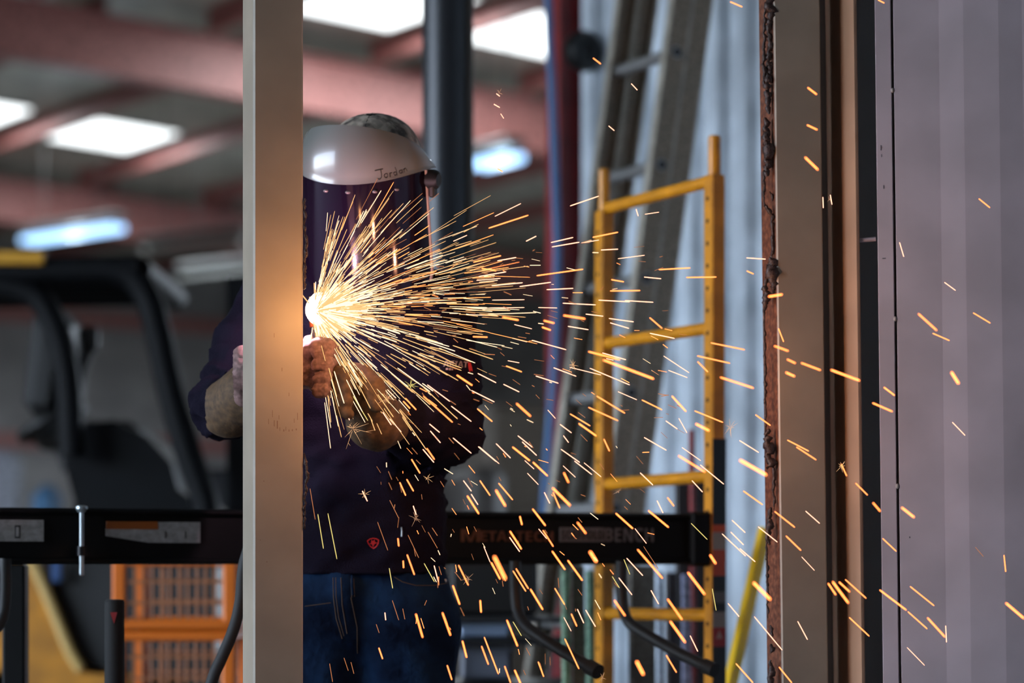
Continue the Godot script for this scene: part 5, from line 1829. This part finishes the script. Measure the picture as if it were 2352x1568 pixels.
func build_sparks() -> void:
	var hot := glow("spark white hot", Vector3(2.6, 1.0, 0.66))
	var gold := glow("spark gold", Vector3(1.15, 0.62, 0.24))
	var green := glow("spark yellow", Vector3(0.9, 0.72, 0.22))
	var faint := glow("spark faint", Vector3(0.55, 0.19, 0.07))
	var orange := [glow("spark orange", Vector3(3.4, 0.78, 0.2)), glow("spark bright orange", Vector3(5.0, 1.1, 0.24)), glow("spark wide orange", Vector3(6.6, 1.5, 0.34))]
	var unit := spark_mesh()
	var kin := {}
	var lists := [near_list(), low_list(), side_list()]
	for l in lists:
		for i in range(0, l.size(), 5):
			var w: int = l[i + 4]
			var d := FOCUS + rng.randf_range(-0.04, 0.05)
			var rad := 0.00105
			var m: Material = hot
			var label := "thin white hot spark"
			var group := "thin white hot sparks"
			if w > 3:
				d = FOCUS / (1.0 + (w - 2.0) / 53.0)
				rad = 0.0011 if w < 10 else 0.0016
				m = orange[0 if w < 6 else 1 if w < 9 else 2]
				label = "softly blurred orange spark" if w < 7 else "broad orange blurred spark"
				group = "orange sparks nearer the camera" if w < 7 else "broad orange sparks nearest the camera"
			elif w == 0:
				m = faint
				rad = 0.0006
				label = "faint dull orange spark"
				group = "faint thin sparks"
			elif w == -2:
				m = green
				rad = 0.0008
				label = "slender yellow spark"
				group = "yellow sparks"
			elif w == 2:
				rad = 0.0008
			var a := P(l[i], l[i + 1], d)
			var b := P(l[i + 2], l[i + 3], d + rng.randf_range(-0.012, 0.012))
			var o := MeshInstance3D.new()
			o.name = numbered("glowing_spark")
			o.mesh = unit
			o.material_override = m
			o.transform = spark_at(a, b, rad)
			add_child(o)
			tag(o, label, "spark", group)
			var key := label + " " + backdrop((l[i] + l[i + 2]) / 2.0, (l[i + 1] + l[i + 3]) / 2.0)
			if not kin.has(key):
				kin[key] = []
			kin[key].append([l[i + 1] + l[i + 3], o])
	var nth := ["topmost", "second from the top", "third from the top", "fourth from the top", "fifth from the top", "sixth from the top", "seventh from the top", "eighth from the top", "ninth from the top", "tenth from the top"]
	for key in kin:
		var all: Array = kin[key]
		all.sort_custom(func(p, q): return p[0] < q[0])
		for i in all.size():
			var where: String = nth[i] if i < 10 else nth[mini(all.size() - 1 - i, 9)].replace("topmost", "lowest").replace("the top", "the bottom")
			(all[i][1] as Node3D).set_meta("label", key if all.size() == 1 else key + ", " + where)
	# the dense fan round the arc, far too many to count
	var white := glow("spark near arc", Vector3(2.2, 1.45, 0.85))
	var sets := [[white, []], [gold, []], [faint, []], [orange[0], []]]
	for i in 1500:
		var pick := rng.randf()
		var th: float
		var reach: float
		if pick < 0.44:
			th = rng.randfn(11.0, 13.0); reach = 400.0
		elif pick < 0.66:
			th = rng.randf_range(28.0, 80.0); reach = lerpf(330.0, 190.0, (th - 28.0) / 52.0)
		elif pick < 0.90:
			th = rng.randf_range(-62.0, 0.0); reach = 300.0
		else:
			th = rng.randf_range(-86.0, -50.0); reach = 210.0
		var s := pow(rng.randf(), 2.1) * reach + 6.0
		var ln := rng.randf_range(16.0, 85.0) * (0.6 + 0.8 * s / reach)
		var t := deg_to_rad(th)
		var p := ARC + Vector2(cos(t), -sin(t)) * s + Vector2(rng.randfn(0, 3.0) + 8.0, rng.randfn(0, 3.0))
		var t2 := t + deg_to_rad(rng.randfn(0.0, 3.0)) - 0.0002 * s
		var q := p + Vector2(cos(t2), -sin(t2)) * ln
		if p.x < 703.0 or q.x < 703.0:
			continue
		var dz := rng.randfn(0.0, 0.25) * s / 1250.0
		var d := 4.455 + dz
		var d2 := d + rng.randfn(0.0, 0.12) * ln / 1250.0
		var k := 0
		if s < 150.0 or th < -8.0:
			k = 0 if rng.randf() < 0.45 else 1
		else:
			k = [0, 1, 1, 2, 3][rng.randi() % 5]
		sets[k][1].append(spark_at(P(p.x, p.y, d), P(q.x, q.y, d2), rng.randf_range(0.0003, 0.00062 if th > -8.0 else 0.0009) * (1.0 if k != 2 else 0.7)))
	for i in 460:
		var t := deg_to_rad(rng.randfn(4.0, 34.0))
		var s := absf(rng.randfn(0.0, 22.0)) + 4.0
		var p := ARC + Vector2(12, -2) + Vector2(cos(t), -sin(t)) * s
		var q := p + Vector2(cos(t), -sin(t)) * rng.randf_range(22.0, 95.0 * maxf(0.35, cos(t)))
		if p.x > 703.0:
			var d := 4.455 + rng.randfn(0.0, 0.02)
			sets[0 if i % 2 else 1][1].append(spark_at(P(p.x, p.y, d), P(q.x, q.y, d + rng.randfn(0.0, 0.02)), rng.randf_range(0.0006, 0.0013)))
	# strays further out
	for i in 260:
		var th := deg_to_rad(rng.randf_range(-68.0, 24.0))
		var s := rng.randf_range(260.0, 860.0)
		var p := ARC + Vector2(cos(th), -sin(th)) * s + Vector2(0, 0.00022 * s * s)
		var t2 := th - 0.00045 * s + rng.randfn(0, 0.25)
		var ln := rng.randf_range(5.0, 26.0)
		var q := p + Vector2(cos(t2), -sin(t2)) * ln
		if p.y > 1580 or p.x > 1780:
			continue
		var d := FOCUS + rng.randfn(0.0, 0.12)
		sets[[0, 2, 2, 3][rng.randi() % 4]][1].append(spark_at(P(p.x, p.y, d), P(q.x, q.y, d), rng.randf_range(0.0003, 0.0007)))
	var names := ["dense fan of white hot sparks bursting from the arc", "dense fan of golden sparks bursting from the arc", "faint dull sparks scattered among the bright ones", "small orange sparks scattered among the bright ones"]
	for k in 4:
		var mm := MultiMesh.new()
		mm.transform_format = MultiMesh.TRANSFORM_3D
		mm.mesh = unit
		mm.instance_count = sets[k][1].size()
		for i in sets[k][1].size():
			mm.set_instance_transform(i, sets[k][1][i])
		var mi := MultiMeshInstance3D.new()
		mi.name = numbered("glowing_spark_shower")
		mi.multimesh = mm
		mi.material_override = sets[k][0]
		add_child(mi)
		tag(mi, names[k], "sparks", "", "stuff")
	# little stars where a spark bursts
	var stars := [[943, 885, 22, 0, "spark burst like a yellow star between the two sleeves"], [1316, 838, 20, 1, "spark burst on the blurred red column"], [1677, 982, 24, 1, "spark burst on the pale wall right of the yellow scaffold"], [955, 1190, 22, 2, "small spark burst low on the dark jacket"], [1933, 1070, 24, 1, "spark burst on the orange lit jamb"], [890, 914, 26, 1, "spark burst at the back of the lower brown glove"], [811, 984, 64, 1, "large branching spark burst under the lower brown glove"], [982, 1098, 16, 1, "small spark burst at the jacket's right edge"], [1147, 213, 14, 2, "spark burst high up right of the helmet"],
		[1420, 1128, 16, 2, "small spark burst above the bench lettering"], [1384, 1556, 16, 2, "spark burst at the picture's lower edge by the yellow upright"], [1075, 1328, 20, 2, "spark burst under the bench beside the jeans"], [1030, 832, 16, 2, "spark burst on the jacket's lettering"], [838, 1134, 16, 1, "spark burst low on the jacket's front"], [1905, 458, 12, 2, "spark burst at the dark gap beside the burnt column"]]
	var tones := [glow("star yellow", Vector3(1.1, 0.9, 0.25)), glow("star gold", Vector3(1.1, 0.6, 0.28)), glow("star dull", Vector3(0.6, 0.32, 0.18))]
	for q in stars:
		var mb := MB.new()
		var n := 14 if q[2] > 18 else 9
		var d := FOCUS + 0.01
		for k in n:
			var a := TAU * (k + rng.randf_range(-0.9, 0.9)) / n
			var ln: float = q[2] * lerpf(0.22, 1.0, pow(rng.randf(), 1.6))
			if q[2] > 50:
				ln *= 1.0 if sin(a) < 0.6 else 0.35
			var c := P(q[0], q[1], d)
			var e := P(q[0] + cos(a) * ln, q[1] - sin(a) * ln, d + rng.randf_range(-0.01, 0.01))
			mb.tube(PackedVector3Array([c.lerp(e, 0.12), c.lerp(e, 0.6), e]), [0.00028, 0.0003, 0.0001], 5)
			if q[2] > 50 and k % 2 == 0:
				mb.tube(PackedVector3Array([c.lerp(e, 0.7), e + Vector3(0.008, 0.006, 0)]), [0.0003, 0.00012], 4)
		solid("glowing_spark_burst", mb, tones[q[3]], q[4], "spark")
	# the white hot flame of the arc itself
	var fl := MB.new()
	var c := P(733, 712, 4.462)
	var rows := []
	for i in 17:
		var line := PackedVector3Array()
		for k in 33:
			var a := TAU * k / 32
			var e := PI * i / 16
			var n := Vector3(-cos(e), sin(e) * cos(a), sin(e) * sin(a))
			var sp := 1.0 + 0.12 * sin(a * 7.0 + i) * sin(e) + 0.10 * sin(a * 3.0 + 1.0) * sin(e)
			var sx := 0.025 if n.x < 0.0 else 0.050
			line.push_back(c + Vector3(n.x * sx, (n.y * 0.027 + maxf(n.x, 0.0) * 0.006) * sp, n.z * 0.02 * sp))
		rows.append(line)
	fl.skin(rows, -0.0005)
	solid("arc_flame", fl, glow("arc flame", Vector3(16.0, 12.0, 7.5)), "white hot cutting flame at the right edge of the steel post", "flame")
